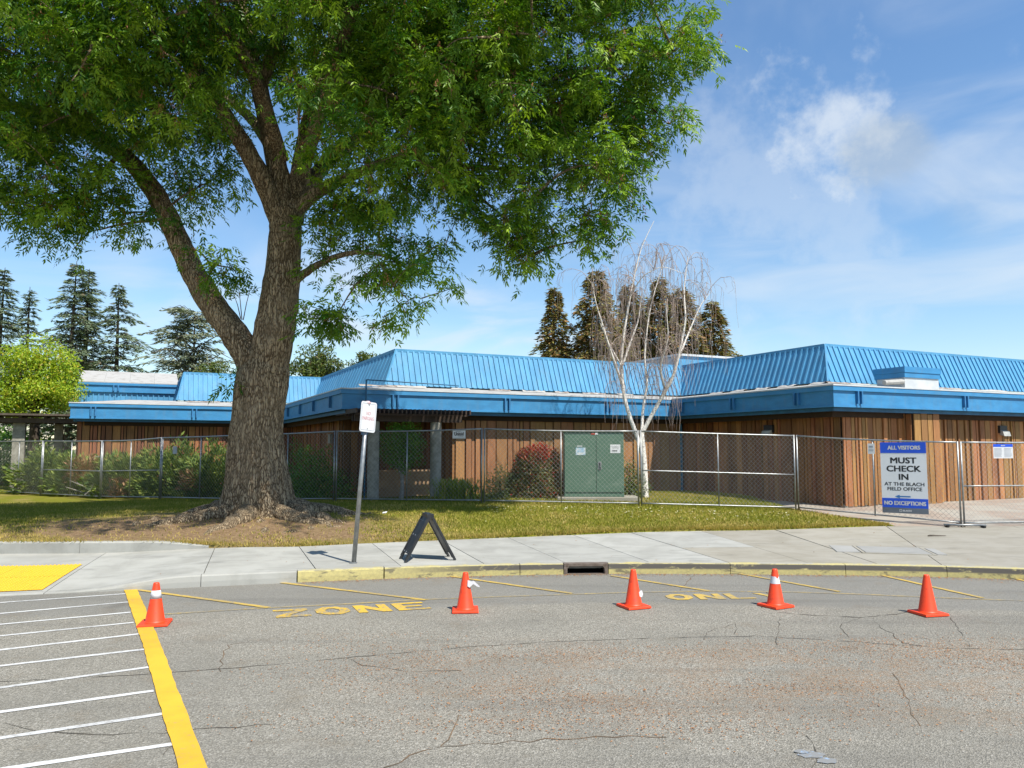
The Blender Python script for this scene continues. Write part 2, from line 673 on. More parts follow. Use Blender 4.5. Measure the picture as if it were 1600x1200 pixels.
M['leaf_strap'] = leaf_mat('leaf_strap', (.10, .18, .02), (.34, .36, .05), (.40, .33, .12), .3)
M['grass'] = leaf_mat('grass', (.115, .14, .010), (.29, .275, .03), (.52, .38, .12), .25, .7)


def ground_lawn():
    m, t, b = new_mat('lawn_soil')
    v = pos(t)
    n1 = noise(t, v, 1.1, 5)
    n2 = noise(t, v, 26, 6, .7)
    n3 = noise(t, v, .45, 3)
    c = mixc(t, smooth_n(t, n2, .3, .7), (.13, .15, .013), (.26, .245, .026))
    c = mixc(t, math_n(t, 'MULTIPLY', smooth_n(t, n1, .45, .68), .75), c, (.33, .25, .09))
    # bare earth round the old tree
    sx = nd(t, 'ShaderNodeVectorMath', operation='SUBTRACT')
    t.links.new(v, sx.inputs[0])
    sx.inputs[1].default_value = (-6.0, 14.9, .4)
    sc = nd(t, 'ShaderNodeVectorMath', operation='MULTIPLY')
    t.links.new(sx.outputs[0], sc.inputs[0])
    sc.inputs[1].default_value = (.27, .62, 0)
    ln = nd(t, 'ShaderNodeVectorMath', operation='LENGTH')
    t.links.new(sc.outputs[0], ln.inputs[0])
    d = math_n(t, 'ADD', ln.outputs['Value'], math_n(t, 'MULTIPLY', math_n(t, 'SUBTRACT', noise(t, v, 1.6, 5), .5), 1.6))
    earth = mixc(t, smooth_n(t, noise(t, v, 14, 6, .7), .35, .65), (.19, .12, .065), (.32, .22, .125))
    c = mixc(t, smooth_n(t, d, 1.7, .6), c, earth)
    t.links.new(c, b.inputs['Base Color'])
    b.inputs['Roughness'].default_value = .95
    b.inputs['Specular IOR Level'].default_value = .1
    bump(t, b, n2, .8, .04)
    return m


M['lawn_soil'] = ground_lawn()
M['far_ground'] = plain('far_ground', (.16, .16, .07), .95, (.22, .19, .10), .3)


def asphalt_mat():
    m, t, b = new_mat('asphalt')
    v = pos(t)
    sp = nd(t, 'ShaderNodeSeparateXYZ')
    t.links.new(v, sp.inputs[0])
    vor = nd(t, 'ShaderNodeTexVoronoi', i_Scale=105.0)
    t.links.new(v, vor.inputs['Vector'])
    sepc = nd(t, 'ShaderNodeSeparateColor')
    t.links.new(vor.outputs['Color'], sepc.inputs[0])
    n1 = noise(t, v, 42, 4, .75)
    n0 = noise(t, v, .55, 4)
    n2 = noise(t, v, 2.6, 5, .6)
    c = mixc(t, smooth_n(t, sepc.outputs[0], .1, 1.0), (.215, .200, .165), (.425, .398, .335))
    c = mixc(t, math_n(t, 'MULTIPLY', smooth_n(t, n1, .52, .30), .5), c, (.13, .122, .105))
    c = mixc(t, math_n(t, 'MULTIPLY', smooth_n(t, sepc.outputs[1], .92, .99), .6), c, (.70, .67, .60))
    c = mixc(t, math_n(t, 'MULTIPLY', smooth_n(t, n0, .40, .64), .42), c, (.215, .207, .178))
    c = mixc(t, math_n(t, 'MULTIPLY', smooth_n(t, n2, .55, .75), .28), c, (.40, .38, .33))
    # newer, finer and greyer seal along the kerb
    wob = math_n(t, 'MULTIPLY', math_n(t, 'SUBTRACT', noise(t, v, 1.3, 4), .5), .5)
    k = math_n(t, 'ADD', math_n(t, 'ADD', sp.outputs[1], wob), math_n(t, 'MULTIPLY', math_n(t, 'ABSOLUTE', math_n(t, 'SUBTRACT', sp.outputs[0], 1.5)), .12))
    c = mixc(t, math_n(t, 'MULTIPLY', smooth_n(t, k, 9.55, 9.85), .55), c, (.235, .23, .21))
    # rusty leaf dust washed across the middle of the lane
    r1 = noise(t, pos(t, (1, 1.7, 1)), 1.15, 6, .68, .5)
    r2 = noise(t, v, 30, 5, .75)
    zone = math_n(t, 'MULTIPLY', smooth_n(t, sp.outputs[1], 5.0, 6.2), smooth_n(t, sp.outputs[1], 8.1, 7.0))
    zone = math_n(t, 'MULTIPLY', zone, smooth_n(t, sp.outputs[0], -2.2, 1.2))
    dust = math_n(t, 'MULTIPLY', math_n(t, 'MULTIPLY', smooth_n(t, r1, .38, .60), smooth_n(t, r2, .44, .56)), zone)
    c = mixc(t, math_n(t, 'MULTIPLY', dust, .5), c, (.33, .195, .10))
    tyre = noise(t, pos(t, (.12, 1.6, 1)), 1.0, 4, .6)
    c = mixc(t, math_n(t, 'MULTIPLY', smooth_n(t, tyre, .52, .68), .30), c, (.15, .145, .13))
    oil = noise(t, v, .9, 3, .5)
    c = mixc(t, math_n(t, 'MULTIPLY', smooth_n(t, oil, .66, .76), .4), c, (.11, .105, .095))
    gut = math_n(t, 'MULTIPLY', smooth_n(t, noise(t, v, 2.2, 5), .55, .7), .35)
    c = mixc(t, math_n(t, 'MULTIPLY', gut, smooth_n(t, n1, .4, .6)), c, (.25, .19, .12))
    t.links.new(c, b.inputs['Base Color'])
    b.inputs['Roughness'].default_value = .92
    b.inputs['Specular IOR Level'].default_value = .2
    bump(t, b, math_n(t, 'ADD', vor.outputs['Distance'], n1), .7, .012)
    return m


M['asphalt'] = asphalt_mat()
M['crack'] = plain('crack', (.055, .05, .042), .95, (.10, .085, .06), 9)
M['crack_rust'] = plain('crack_rust', (.20, .12, .06), .95, (.10, .075, .05), 6)


def paint_mat(name, c, wear, under=(.24, .23, .205), sc=22, lo=.47, hi=.66):
    m, t, b = new_mat(name)
    v = pos(t)
    n1 = noise(t, v, sc, 6, .75)
    n2 = noise(t, v, 1.5, 4)
    f = math_n(t, 'MULTIPLY', smooth_n(t, math_n(t, 'ADD', math_n(t, 'MULTIPLY', n1, .7), math_n(t, 'MULTIPLY', n2, .3)), lo, hi), wear)
    cc = mixc(t, smooth_n(t, n2, .35, .7), c, tuple(x * .8 for x in c))
    cc = mixc(t, f, cc, under)
    t.links.new(cc, b.inputs['Base Color'])
    b.inputs['Roughness'].default_value = .75
    bump(t, b, n1, .3, .006)
    return m


M['paint_yellow'] = paint_mat('paint_yellow', (.78, .47, .03), .5, lo=.54, hi=.68)
M['paint_yellow_letters'] = paint_mat('paint_yellow_letters', (.74, .47, .04), .9, lo=.47, hi=.60)
M['paint_yellow_worn'] = paint_mat('paint_yellow_worn', (.62, .42, .07), .85, lo=.42, hi=.62)
M['paint_yellow_faint'] = paint_mat('paint_yellow_faint', (.52, .37, .10), .95, lo=.36, hi=.58)
M['paint_white'] = paint_mat('paint_white', (.72, .72, .70), .7, lo=.50, hi=.66)
M['paint_blue'] = paint_mat('paint_blue', (.35, .5, .7), .9, lo=.42, hi=.5)


def concrete_mat(name, c, c2, dirt=.4, objvar=.06):
    m, t, b = new_mat(name)
    v = pos(t)
    n1 = noise(t, v, 1.7, 6, .62, .5)
    n2 = noise(t, v, 42, 5, .7)
    n3 = noise(t, pos(t, (.6, 2.4, 1)), 1.5, 6, .65, .4)
    col = mixc(t, smooth_n(t, n1, .35, .68), c, c2)
    col = mixc(t, math_n(t, 'MULTIPLY', smooth_n(t, n3, .54, .72), dirt), col, tuple(x * .55 for x in c2))
    col = mixc(t, math_n(t, 'MULTIPLY', smooth_n(t, n2, .55, .75), .25), col, tuple(x * .62 for x in c))
    oi = t.nodes.new('ShaderNodeObjectInfo')
    hsv = t.nodes.new('ShaderNodeHueSaturation')
    t.links.new(col, hsv.inputs['Color'])
    mr = t.nodes.new('ShaderNodeMapRange')
    t.links.new(oi.outputs['Random'], mr.inputs[0])
    mr.inputs[3].default_value = 1 - objvar
    mr.inputs[4].default_value = 1 + objvar
    t.links.new(mr.outputs[0], hsv.inputs['Value'])
    t.links.new(hsv.outputs[0], b.inputs['Base Color'])
    b.inputs['Roughness'].default_value = .9
    bump(t, b, n2, .25, .006)
    return m


M['concrete'] = concrete_mat('concrete', (.43, .425, .385), (.34, .335, .30), .5)
M['concrete_old'] = concrete_mat('concrete_old', (.37, .345, .285), (.31, .285, .225), .5)
M['concrete_lid'] = concrete_mat('concrete_lid', (.36, .355, .33), (.30, .295, .27), .4)
M['paver'] = None


def kerb_yellow():
    m, t, b = new_mat('kerb_yellow')
    v = pos(t)
    sp = nd(t, 'ShaderNodeSeparateXYZ')
    t.links.new(v, sp.inputs[0])
    n1 = noise(t, pos(t, (1, 1, 3)), 3.4, 6, .68, .6)
    n2 = noise(t, v, 24, 5, .7)
    c = mixc(t, smooth_n(t, n2, .35, .7), (.58, .50, .20), (.44, .38, .17))
    # scuffed to dark bare concrete in a band under the nose
    band = math_n(t, 'MULTIPLY', smooth_n(t, sp.outputs[2], .060, .085), smooth_n(t, sp.outputs[2], .153, .143))
    right = smooth_n(t, sp.outputs[0], -2.2, -.2)
    f = math_n(t, 'MULTIPLY', math_n(t, 'MULTIPLY', band, right), smooth_n(t, n1, .30, .44))
    f = math_n(t, 'MAXIMUM', f, math_n(t, 'MULTIPLY', smooth_n(t, n1, .53, .64), .75))
    c = mixc(t, f, c, (.10, .09, .075))
    top = smooth_n(t, sp.outputs[2], .1545, .1585)
    c = mixc(t, math_n(t, 'MULTIPLY', top, smooth_n(t, n1, .38, .55)), c, (.40, .385, .32))
    t.links.new(c, b.inputs['Base Color'])
    b.inputs['Roughness'].default_value = .85
    bump(t, b, n2, .35, .01)
    return m


M['kerb_yellow'] = kerb_yellow()


def paver_mat():
    m, t, b = new_mat('paver')
    v = pos(t)
    br = nd(t, 'ShaderNodeTexBrick', i_Scale=4.5)
    br.inputs['Color1'].default_value = (.42, .30, .23, 1)
    br.inputs['Color2'].default_value = (.37, .31, .25, 1)
    br.inputs['Mortar'].default_value = (.28, .25, .20, 1)
    br.inputs['Mortar Size'].default_value = .03
    t.links.new(v, br.inputs['Vector'])
    n1 = noise(t, v, .8, 4)
    c = mixc(t, smooth_n(t, n1, .40, .58), (.40, .37, .31), br.outputs[0])
    c = mixc(t, math_n(t, 'MULTIPLY', smooth_n(t, noise(t, v, 2.2, 5), .5, .7), .4), c, (.26, .21, .17))
    t.links.new(c, b.inputs['Base Color'])
    b.inputs['Roughness'].default_value = .9
    return m


M['paver'] = paver_mat()

# ------------------------------------------------------------------ the lie of the land
KX = [-60, -30, -12, -6.67, -4.3, -3.05, -1.85, 0, 1.98, 4.87, 6.4, 7.5, 12, 20, 60]
KY = [0.0, 5.0, 8.9, 10.02, 10.72, 11.08, 11.4, 11.72, 11.86, 11.72, 11.55, 11.28, 10.0, 7.0, -10]
LX = [-60, -30, -15, -9.1, -5.3, -3.73, -2.58, 0, 2.57, 4, 5.3, 6.7, 8.4, 9.8, 13.4, 24, 60]
LY = [11.8, 12.4, 13.0, 13.4, 13.5, 13.48, 14.0, 14.9, 15.8, 16.05, 16.2, 16.6, 17.1, 16.9, 17.4, 18, 18]
_gx = np.linspace(-60, 60, 2401)


def _smooth(a, k):
    pad = np.pad(a, k, mode='edge')
    return np.convolve(pad, np.ones(2 * k + 1) / (2 * k + 1), 'valid')


_ky = _smooth(np.interp(_gx, KX, KY), 14)
_ly = _smooth(np.interp(_gx, LX, LY), 7)


def Yk(x):
    return float(np.interp(x, _gx, _ky))


def Yl(x):
    return float(np.interp(x, _gx, _ly))


def zk(x):
    return .012 + .145 * ss(x, -5.9, -4.4)


def walk_z(x, y):
    a, b = Yk(x), Yl(x)
    s = min(1.3, max(0, (y - a) / (b - a)))
    back = .09 + .105 * ss(x, -7.6, -4.2)
    return zk(x) * (1 - s) + back * s


LC = np.array([(-40, 12.4, .27), (-20, 12.85, .27), (-9.1, 13.5, .25), (-5.6, 13.6, .235), (-4.5, 13.5, .195), (-2.58, 14, .195),
               (0, 14.9, .20), (2.57, 15.8, .205), (5.3, 16.2, .205), (8.4, 17.1, .20), (-5.4, 16.4, .54), (-5.6, 15.3, .44), (-8, 15.2, .40),
               (-2.5, 16.6, .40), (1.0, 17.2, .38),
               (-4.6, 20.1, .50), (-.71, 18.9, .54), (3.1, 18.75, .48), (6.95, 18.9, .37), (-7.44, 21.3, .42), (-10.36, 22.8, .37),
               (-12.97, 24.4, .29), (-15.7, 25.8, .30), (-18.3, 27.4, .30), (2.1, 20.3, .57), (-3.65, 20.3, .52), (-3, 24, .52),
               (4, 26, .50), (-12, 30, .42), (-30, 40, .3), (20, 45, .4), (-40, 25, .28), (-5, 60, .4), (60, 60, .4), (-60, 60, .3)])


def _tps(r2):
    return np.where(r2 > 1e-12, .5 * r2 * np.log(np.maximum(r2, 1e-12)), 0)


_n = len(LC)
_d2 = ((LC[:, None, :2] - LC[None, :, :2]) ** 2).sum(-1)
_A = np.zeros((_n + 3, _n + 3))
_A[:_n, :_n] = _tps(_d2) + np.eye(_n) * .5
_A[:_n, _n] = 1
_A[:_n, _n + 1:] = LC[:, :2]
_A[_n, :_n] = 1
_A[_n + 1:, :_n] = LC[:, :2].T
_w = np.linalg.solve(_A, np.concatenate([LC[:, 2], np.zeros(3)]))


def lawn_z_arr(P):
    P = np.asarray(P, dtype=float)
    d2 = ((P[:, None, :] - LC[None, :, :2]) ** 2).sum(-1)
    z = _tps(d2) @ _w[:_n] + _w[_n] + P @ _w[_n + 1:]
    return np.clip(z, .16, .66)


def lawn_z(x, y):
    return float(lawn_z_arr([(x, y)])[0])


def lawn_back(x):
    return 60.0 if x <= 6.9 else 19.3 + (x - 6.9) / 1.5 * (17.12 - 19.3)


def court_z(x, y):
    return min(.40, .185 + .055 * max(0, y - 17.0))


def gz(x, y):
    if y < Yk(x):
        return 0.0
    if y < Yl(x):
        return walk_z(x, y)
    if x < 8.4 and y < lawn_back(x):
        return lawn_z(x, y)
    return court_z(x, y)


# far ground, reaching the horizon
g = MB()
g.poly([(-900, -900, -.13), (900, -900, -.13), (900, 900, -.13), (-900, 900, -.13)])
tag(g.build('ground', M['far_ground']), kind='structure')

# road
xs = [x for x in np.concatenate([np.linspace(-60, -15, 12), np.linspace(-14, 16, 121), np.linspace(18, 60, 12)])]
V = []
for x in xs:
    V += [(x, -30, 0), (x, Yk(x) + .06, 0)]
Fq = [(2 * i, 2 * i + 2, 2 * i + 3, 2 * i + 1) for i in range(len(xs) - 1)]
ROAD = obj('road', fast_mesh('road', V, Fq, M['asphalt']))
tag(ROAD, kind='structure')

# lawn sheet
def lawn_sheet():
    xs = np.concatenate([np.linspace(-60, -16, 30), np.linspace(-15.5, 6.9, 130), np.linspace(7.05, 8.38, 10)])
    nr = 70
    P = []
    for x in xs:
        y0, y1 = Yl(x), lawn_back(x)
        for k in range(nr):
            t = k / (nr - 1)
            P.append((x, y0 + (y1 - y0) * (t * .25 + .75 * t ** 2.5)))
    P = np.array(P)
    z = lawn_z_arr(P) + .012
    # soft lumps
    z += .012 * np.sin(P[:, 0] * 2.1 + 1.3 * np.sin(P[:, 1] * 1.7)) * np.sin(P[:, 1] * 2.6 + P[:, 0])
    V = np.column_stack([P, z])
    idx = np.arange(len(xs) * nr).reshape(len(xs), nr)
    Fq = np.stack([idx[:-1, :-1], idx[1:, :-1], idx[1:, 1:], idx[:-1, 1:]], -1).reshape(-1, 4)
    # skirts at the front and at the right-hand edge
    def skirt(ids, V, Fq):
        b = V[ids].copy()
        b[:, 2] -= .2
        n0 = len(V)
        V = np.concatenate([V, b])
        q = [(ids[i + 1], ids[i], n0 + i, n0 + i + 1) for i in range(len(ids) - 1)]
        return V, np.concatenate([Fq, np.array(q)])
    V, Fq = skirt(idx[:, 0], V, Fq)
    V, Fq = skirt(idx[-1, :], V, Fq)
    V, Fq = skirt(idx[len(xs) - 11:, -1], V, Fq)
    return fast_mesh('lawn', V, Fq, M['lawn_soil'], smooth=True)


LAWN = obj('lawn', lawn_sheet())
tag(LAWN, kind='structure')

# paved court right of the lawn, up to the wall
V, Fq = [], []
xs = np.linspace(6.7, 30, 40)
ys = np.linspace(0, 1, 14)
for x in xs:
    y0 = Yl(max(x, 8.4)) + .01 if x >= 8.4 else lawn_back(max(x, 6.91)) - .25
    for t in ys:
        y = y0 + (30 - y0) * t
        V.append((x, y, court_z(x, y)))
idx = np.arange(len(V)).reshape(len(xs), len(ys))
Fq = np.stack([idx[:-1, :-1], idx[1:, :-1], idx[1:, 1:], idx[:-1, 1:]], -1).reshape(-1, 4)
COURT = obj('courtyard_paving', fast_mesh('courtyard_paving', V, Fq, M['paver'], smooth=True))
tag(COURT, kind='structure')

# sidewalk: a bed with single slabs on it
def kerb_n(x):
    d = .02
    t = Vector((2 * d, Yk(x + d) - Yk(x - d))).normalized()
    return Vector((-t.y, t.x))


BX0 = [-40, -4.25, 3.3, 4.5, 5.5, 6.4, 9, 12, 20, 40]
BX1 = [-41, -5.15, 2.4, 3.9, 5.5, 8.2, 11, 14.5, 24, 44]


def slab_pt(xk, t):
    n = kerb_n(xk)
    a = Vector((xk, Yk(xk))) + n * .146
    xb = float(np.interp(xk, BX0, BX1))
    b = Vector((xb, Yl(xb)))
    return a.lerp(b, t)


def slab(k0, k1, t0, t1, mat, name='slab', dz=0.0, gap=.006):
    na, nb = max(3, int((k1 - k0) / .3) + 1), 8
    w = gap / max(.2, (k1 - k0))
    V = []
    for i in range(na):
        for j in range(nb):
            a = w + (1 - 2 * w) * i / (na - 1)
            tt = t0 + (t1 - t0) * (.002 + .996 * j / (nb - 1))
            p = slab_pt(k0 + (k1 - k0) * a, tt)
            V.append((p.x, p.y, walk_z(p.x, p.y) + dz))
    idx = np.arange(na * nb).reshape(na, nb)
    Fq = np.stack([idx[:-1, :-1], idx[1:, :-1], idx[1:, 1:], idx[:-1, 1:]], -1).reshape(-1, 4).tolist()
    ring = list(idx[:, 0]) + list(idx[-1, 1:]) + list(idx[-2::-1, -1]) + list(idx[0, -2:0:-1])
    n0 = len(V)
    for r in ring:
        x, y, z = V[r]
        V.append((x, y, z - .09))
    m = len(ring)
    for i in range(m):
        j = (i + 1) % m
        Fq.append((ring[j], ring[i], n0 + i, n0 + j))
    return fast_mesh(name, V, Fq, mat)


bed = []
SIDEWALK = None
ks = np.linspace(-30, 20, 90)
V = []
for k in ks:
    for t in (0, .5, 1.0):
        p = slab_pt(k, t)
        V.append((p.x, p.y, walk_z(p.x, p.y) - .022))
idx = np.arange(len(V)).reshape(len(ks), 3)
Fq = np.stack([idx[:-1, :-1], idx[1:, :-1], idx[1:, 1:], idx[:-1, 1:]], -1).reshape(-1, 4)
SIDEWALK = obj('sidewalk', fast_mesh('sidewalk', V, Fq, M['crack']))
tag(SIDEWALK, kind='structure')
JK = [-30, -20, -14, -11, -8, -6.1, -4.25, -2.8, -1.62, -.4, .82, 2.1, 3.3, 4.5, 5.5, 6.4, 9, 12, 16, 20]
for a, b in zip(JK[:-1], JK[1:]):
    old = a >= 4.4
    if old or a == 3.3:
        cut = .42 if a == 3.3 else .5
        obj('slab', slab(a, b, 0, cut, M['concrete_old'], dz=random.uniform(-.002, .002)), SIDEWALK)
        obj('slab', slab(a, b, cut, 1, M['concrete_old'] if old else M['concrete'], dz=random.uniform(-.002, .002)), SIDEWALK)
    else:
        obj('slab', slab(a, b, 0, 1, M['concrete'], dz=random.uniform(-.002, .002)), SIDEWALK)

# kerb stones
KERB = empty('kerb', (0, 0, 0), kind='structure')


def kerb_seg(x0, x1, mat, gap=.004):
    n = max(3, int((x1 - x0) / .15))
    V, Fq = [], []
    for i in range(n + 1):
        x = x0 + gap + (x1 - x0 - 2 * gap) * i / n
        nn = kerb_n(x)
        c = Vector((x, Yk(x)))
        h = zk(x) + .002
        for o, z in ((0, -.06), (.002, h * .45), (.012, h - .018), (.022, h - .004), (.045, h), (.142, h), (.142, -.06)):
            p = c + nn * o
            V.append((p.x, p.y, z))
    m = 7
    for i in range(n):
        for j in range(m - 1):
            Fq.append((i * m + j, (i + 1) * m + j, (i + 1) * m + j + 1, i * m + j + 1))
    for e in (0, n):
        q = [e * m + j for j in range(m)]
        Fq.append((q[0], q[1], q[5], q[6]))
        Fq.append((q[1], q[2], q[4], q[5]))
    return fast_mesh('kerb_segment', V, Fq, mat)


kx = [-30, -24, -18, -14, -10, -6.1, -4.27, -3.05]
for a, b in zip(kx[:-1], kx[1:]):
    obj('kerb_segment', kerb_seg(a, b, M['concrete']), KERB)
kx = [-3.05, -1.86, .12, .78]
for i, (a, b) in enumerate(zip(kx[:-1], kx[1:])):
    obj('kerb_segment', kerb_seg(a, b, M['kerb_yellow'], .012 if i == 0 else .005), KERB)
kx = [1.46, 3.3, 5.0, 6.42, 8.5, 11, 14, 18, 24]
for a, b in zip(kx[:-1], kx[1:]):
    obj('kerb_segment', kerb_seg(a, b, M['kerb_yellow']), KERB)

# storm drain mouth in the kerb
DR = empty('storm_drain_inlet', (1.12, Yk(1.12), 0), math.atan2(Yk(1.46) - Yk(.78), .68),
           'dark storm drain opening with steel frame in the yellow kerb', 'storm drain')
M['rusty_steel'] = plain('rusty_steel', (.20, .16, .13), .7, (.12, .085, .06), 14)
MB().box(-.335, .335, 0.0, .14, .118, .160).build('lintel', M['rusty_steel'], DR, bevel=.004)
for s in (-1, 1):
    pts = [(s * .335, .002, -.03), (s * .285, .002, -.03), (s * .285, .002, .085), (s * .255, .002, .117), (s * .335, .002, .117)]
    if s < 0:
        pts = pts[::-1]
    MB().prism(pts, (0, .13, 0)).build('cheek', M['rusty_steel'], DR)
MB().box(-.33, .33, -.03, .13, -.04, .006).build('sill', M['rusty_steel'], DR)
MB().box(-.33, .33, .50, .54, -.09, .115).build('back_wall', M['drain_dark'], DR)
MB().box(-.33, .33, .135, .50, -.06, -.035).build('floor_pan', M['drain_dark'], DR)

# raised kerb behind the ramp, at the foot of the lawn
BK = empty('lawn_edge_kerb', (0, 0, 0), kind='structure')


def back_kerb(x0, x1, taper=False):
    n = max(3, int((x1 - x0) / .2))
    V, Fq = [], []
    for i in range(n + 1):
        x = x0 + .004 + (x1 - x0 - .008) * i / n
        y = Yl(x)
        zb = walk_z(x, y)
        top = .285 if x < -6.2 else .285 + (.212 - .285) * ss(x, -6.2, -5.0)
        for o, z in ((-.02, zb - .06), (-.02, top - .02), (-.005, top), (.13, top), (.13, zb - .06)):
            V.append((x, y + o, z))
    m = 5
    for i in range(n):
        for j in range(m - 1):
            Fq.append((i * m + j, (i + 1) * m + j, (i + 1) * m + j + 1, i * m + j + 1))
    for e in (0, n):
        Fq.append((e * m, e * m + 1, e * m + 3, e * m + 4))
    return fast_mesh('kerb_segment', V, Fq, M['concrete'])


for a, b in ((-30, -22), (-22, -15), (-15, -11), (-11, -7.45), (-7.45, -5.25)):
    obj('kerb_segment', back_kerb(a, b), BK)

# yellow tactile panels on the ramp
def dome_panel(k0, k1, t0, t1):
    V, Fq = [], []
    nn = 15
    def P(a, b, dz):
        p = slab_pt(k0 + (k1 - k0) * a, t0 + (t1 - t0) * b)
        return (p.x, p.y, walk_z(p.x, p.y) + dz)
    na = 6
    for i in range(na):
        for j in range(na):
            V.append(P(i / (na - 1), j / (na - 1), .010))
    idx = np.arange(na * na).reshape(na, na)
    Fq = np.stack([idx[:-1, :-1], idx[1:, :-1], idx[1:, 1:], idx[:-1, 1:]], -1).reshape(-1, 4).tolist()
    for i in range(nn):
        for j in range(nn):
            c = P((i + .5) / nn, (j + .5) / nn, .010)
            n0 = len(V)
            for r, h in ((.021, 0), (.013, .013)):
                for q in range(6):
                    V.append((c[0] + r * math.cos(q * math.pi / 3), c[1] + r * math.sin(q * math.pi / 3), c[2] + h))
            for q in range(6):
                q2 = (q + 1) % 6
                Fq.append((n0 + q, n0 + q2, n0 + 6 + q2, n0 + 6 + q))
            Fq.append((n0 + 6, n0 + 7, n0 + 8, n0 + 9))
            Fq.append((n0 + 9, n0 + 10, n0 + 11, n0 + 6))
    return fast_mesh('tactile_panel', V, Fq, M['tactile'])


TP = empty('tactile_paving', (-6.6, 10.3, .02), 0, 'yellow truncated dome paving on the kerb ramp at the left edge', 'tactile paving')
for c in range(4):
    for r in range(2):
        o = obj('tactile_panel', dome_panel(-6.17 - .92 * (c + 1) + .006, -6.17 - .92 * c, .02 + .30 * r, .02 + .30 * (r + 1) - .004), TP)
        o.matrix_parent_inverse = Matrix.Translation(-Vector((-6.6, 10.3, .02)))

# utility lids let into the pavement
UL = empty('utility_vault', (6.45, 13.2, walk_z(6.45, 13.2)), R(-14), 'wide grey utility vault lid set in the pavement by the kerb', 'utility cover')
MB().box(-.50, .50, -.42, .42, -.05, .012).build('lid', M['concrete_lid'], UL, bevel=.006)
MB().box(-.56, -.512, -.48, .48, -.05, .010).box(.512, .56, -.48, .48, -.05, .010).box(-.511, .511, -.48, -.432, -.05, .009).box(-.511, .511, .432, .48, -.05, .009).build('frame', M['concrete_old'], UL)
MB().box(.58, .73, -.40, .36, -.05, .011).build('meter_lid', M['concrete_lid'], UL, bevel=.005)
MB().box(-.95, -.58, -.42, .42, -.05, .011).build('side_lid', M['concrete_lid'], UL, bevel=.005)

# ------------------------------------------------------------------ road paint
def strip(name, pts, w, mat, z=.004, jit=.004, parent=ROAD, step=.12):
    P = [Vector((p[0], p[1])) for p in pts]
    Q = []
    for a, b in zip(P[:-1], P[1:]):
        n = max(1, int((b - a).length / step))
        Q += [a.lerp(b, i / n) for i in range(n)]
    Q.append(P[-1])
    V = []
    for i, p in enumerate(Q):
        t = (Q[min(i + 1, len(Q) - 1)] - Q[max(i - 1, 0)]).normalized()
        n = Vector((-t.y, t.x))
        ww = w(i / (len(Q) - 1)) if callable(w) else w
        l = p + n * (ww / 2 + random.uniform(-jit, jit))
        r = p - n * (ww / 2 + random.uniform(-jit, jit))
        V += [(l.x, l.y, z), (r.x, r.y, z)]
    Fq = [(2 * i, 2 * i + 1, 2 * i + 3, 2 * i + 2) for i in range(len(Q) - 1)]
    return obj(name, fast_mesh(name, V, Fq, mat), parent)


Y0, Y1 = road_pt(204, 922), road_pt(322, 1260)
mid = road_pt(238, 1010)
strip('yellow_edge_line', [Y0, road_pt(222, 968), mid, road_pt(262, 1085), Y1], .155, M['paint_yellow'], z=.010, jit=.005)
for (xr, yr, xl, yl) in ((196, 928, 0, 942), (200, 941, 0, 959), (204, 957, 0, 976), (209, 973, 0, 994), (217, 991, 0, 1016), (225, 1015, 0, 1041),
                         (232, 1043, 0, 1075), (240, 1080, 0, 1113), (254, 1116, 0, 1154), (272, 1163, 0, 1203), (290, 1222, 0, 1268)):
    a, b = road_pt(xr, yr), road_pt(xl, yl)
    b = a + (b - a) * 2.2
    strip('white_line', [a, b], .055 if yr < 990 else .06, M['paint_white'], z=.004, jit=.004)
base = [(226, 962), (400, 951), (540, 944), (662, 937), (800, 932), (982, 926), (1100, 924), (1225, 925), (1350, 929), (1462, 934), (1600, 939), (1800, 948)]
strip('yellow_baseline', [road_pt(*p) for p in base], .055, M['paint_yellow_faint'], z=.004, jit=.006)
for a, b in (((213, 922), (420, 950)), ((440, 911), (665, 938)), ((705, 901), (895, 928)), ((955, 900), (1108, 924)), ((1140, 894), (1312, 925)), ((1367, 897), (1535, 935)), ((1588, 905), (1760, 945))):
    strip('yellow_diagonal', [road_pt(*a), road_pt(*b)], .075, M['paint_yellow_worn'], z=.008, jit=.006)

OCT = [(.5 + .5 * math.cos(R(22.5 + 45 * k)) * 1.08, .5 + .5 * math.sin(R(22.5 + 45 * k)) * 1.08) for k in range(8)]
OCI = [(.5 + .22 * math.cos(R(22.5 + 45 * k)), .5 + .30 * math.sin(R(22.5 + 45 * k))) for k in range(8)]
GLYPH = {
    'z': [[(0, .8), (1, .8), (1, 1), (0, 1)], [(0, 0), (1, 0), (1, .2), (0, .2)], [(0, .2), (.35, .2), (1, .8), (.65, .8)]],
    'o': [[OCT[k], OCT[(k + 1) % 8], OCI[(k + 1) % 8], OCI[k]] for k in range(8)],
    'n': [[(0, 0), (.28, 0), (.28, 1), (0, 1)], [(.72, 0), (1, 0), (1, 1), (.72, 1)], [(.28, .55), (.72, 0), (.72, .45), (.28, 1)]],
    'e': [[(0, 0), (.3, 0), (.3, 1), (0, 1)], [(.3, 0), (1, 0), (1, .17), (.3, .17)], [(.3, .42), (.85, .42), (.85, .58), (.3, .58)], [(.3, .83), (1, .83), (1, 1), (.3, 1)]],
    'l': [[(0, 0), (.3, 0), (.3, 1), (0, 1)], [(.3, 0), (1, 0), (1, .2), (.3, .2)]],
    'y': [[(0, 1), (.35, .45), (.5, .65), (.3, 1)], [(.7, 1), (.5, .65), (.65, .45), (1, 1)], [(.35, 0), (.65, 0), (.65, .45), (.35, .45)], [(.35, .45), (.65, .45), (.5, .65)]],
}


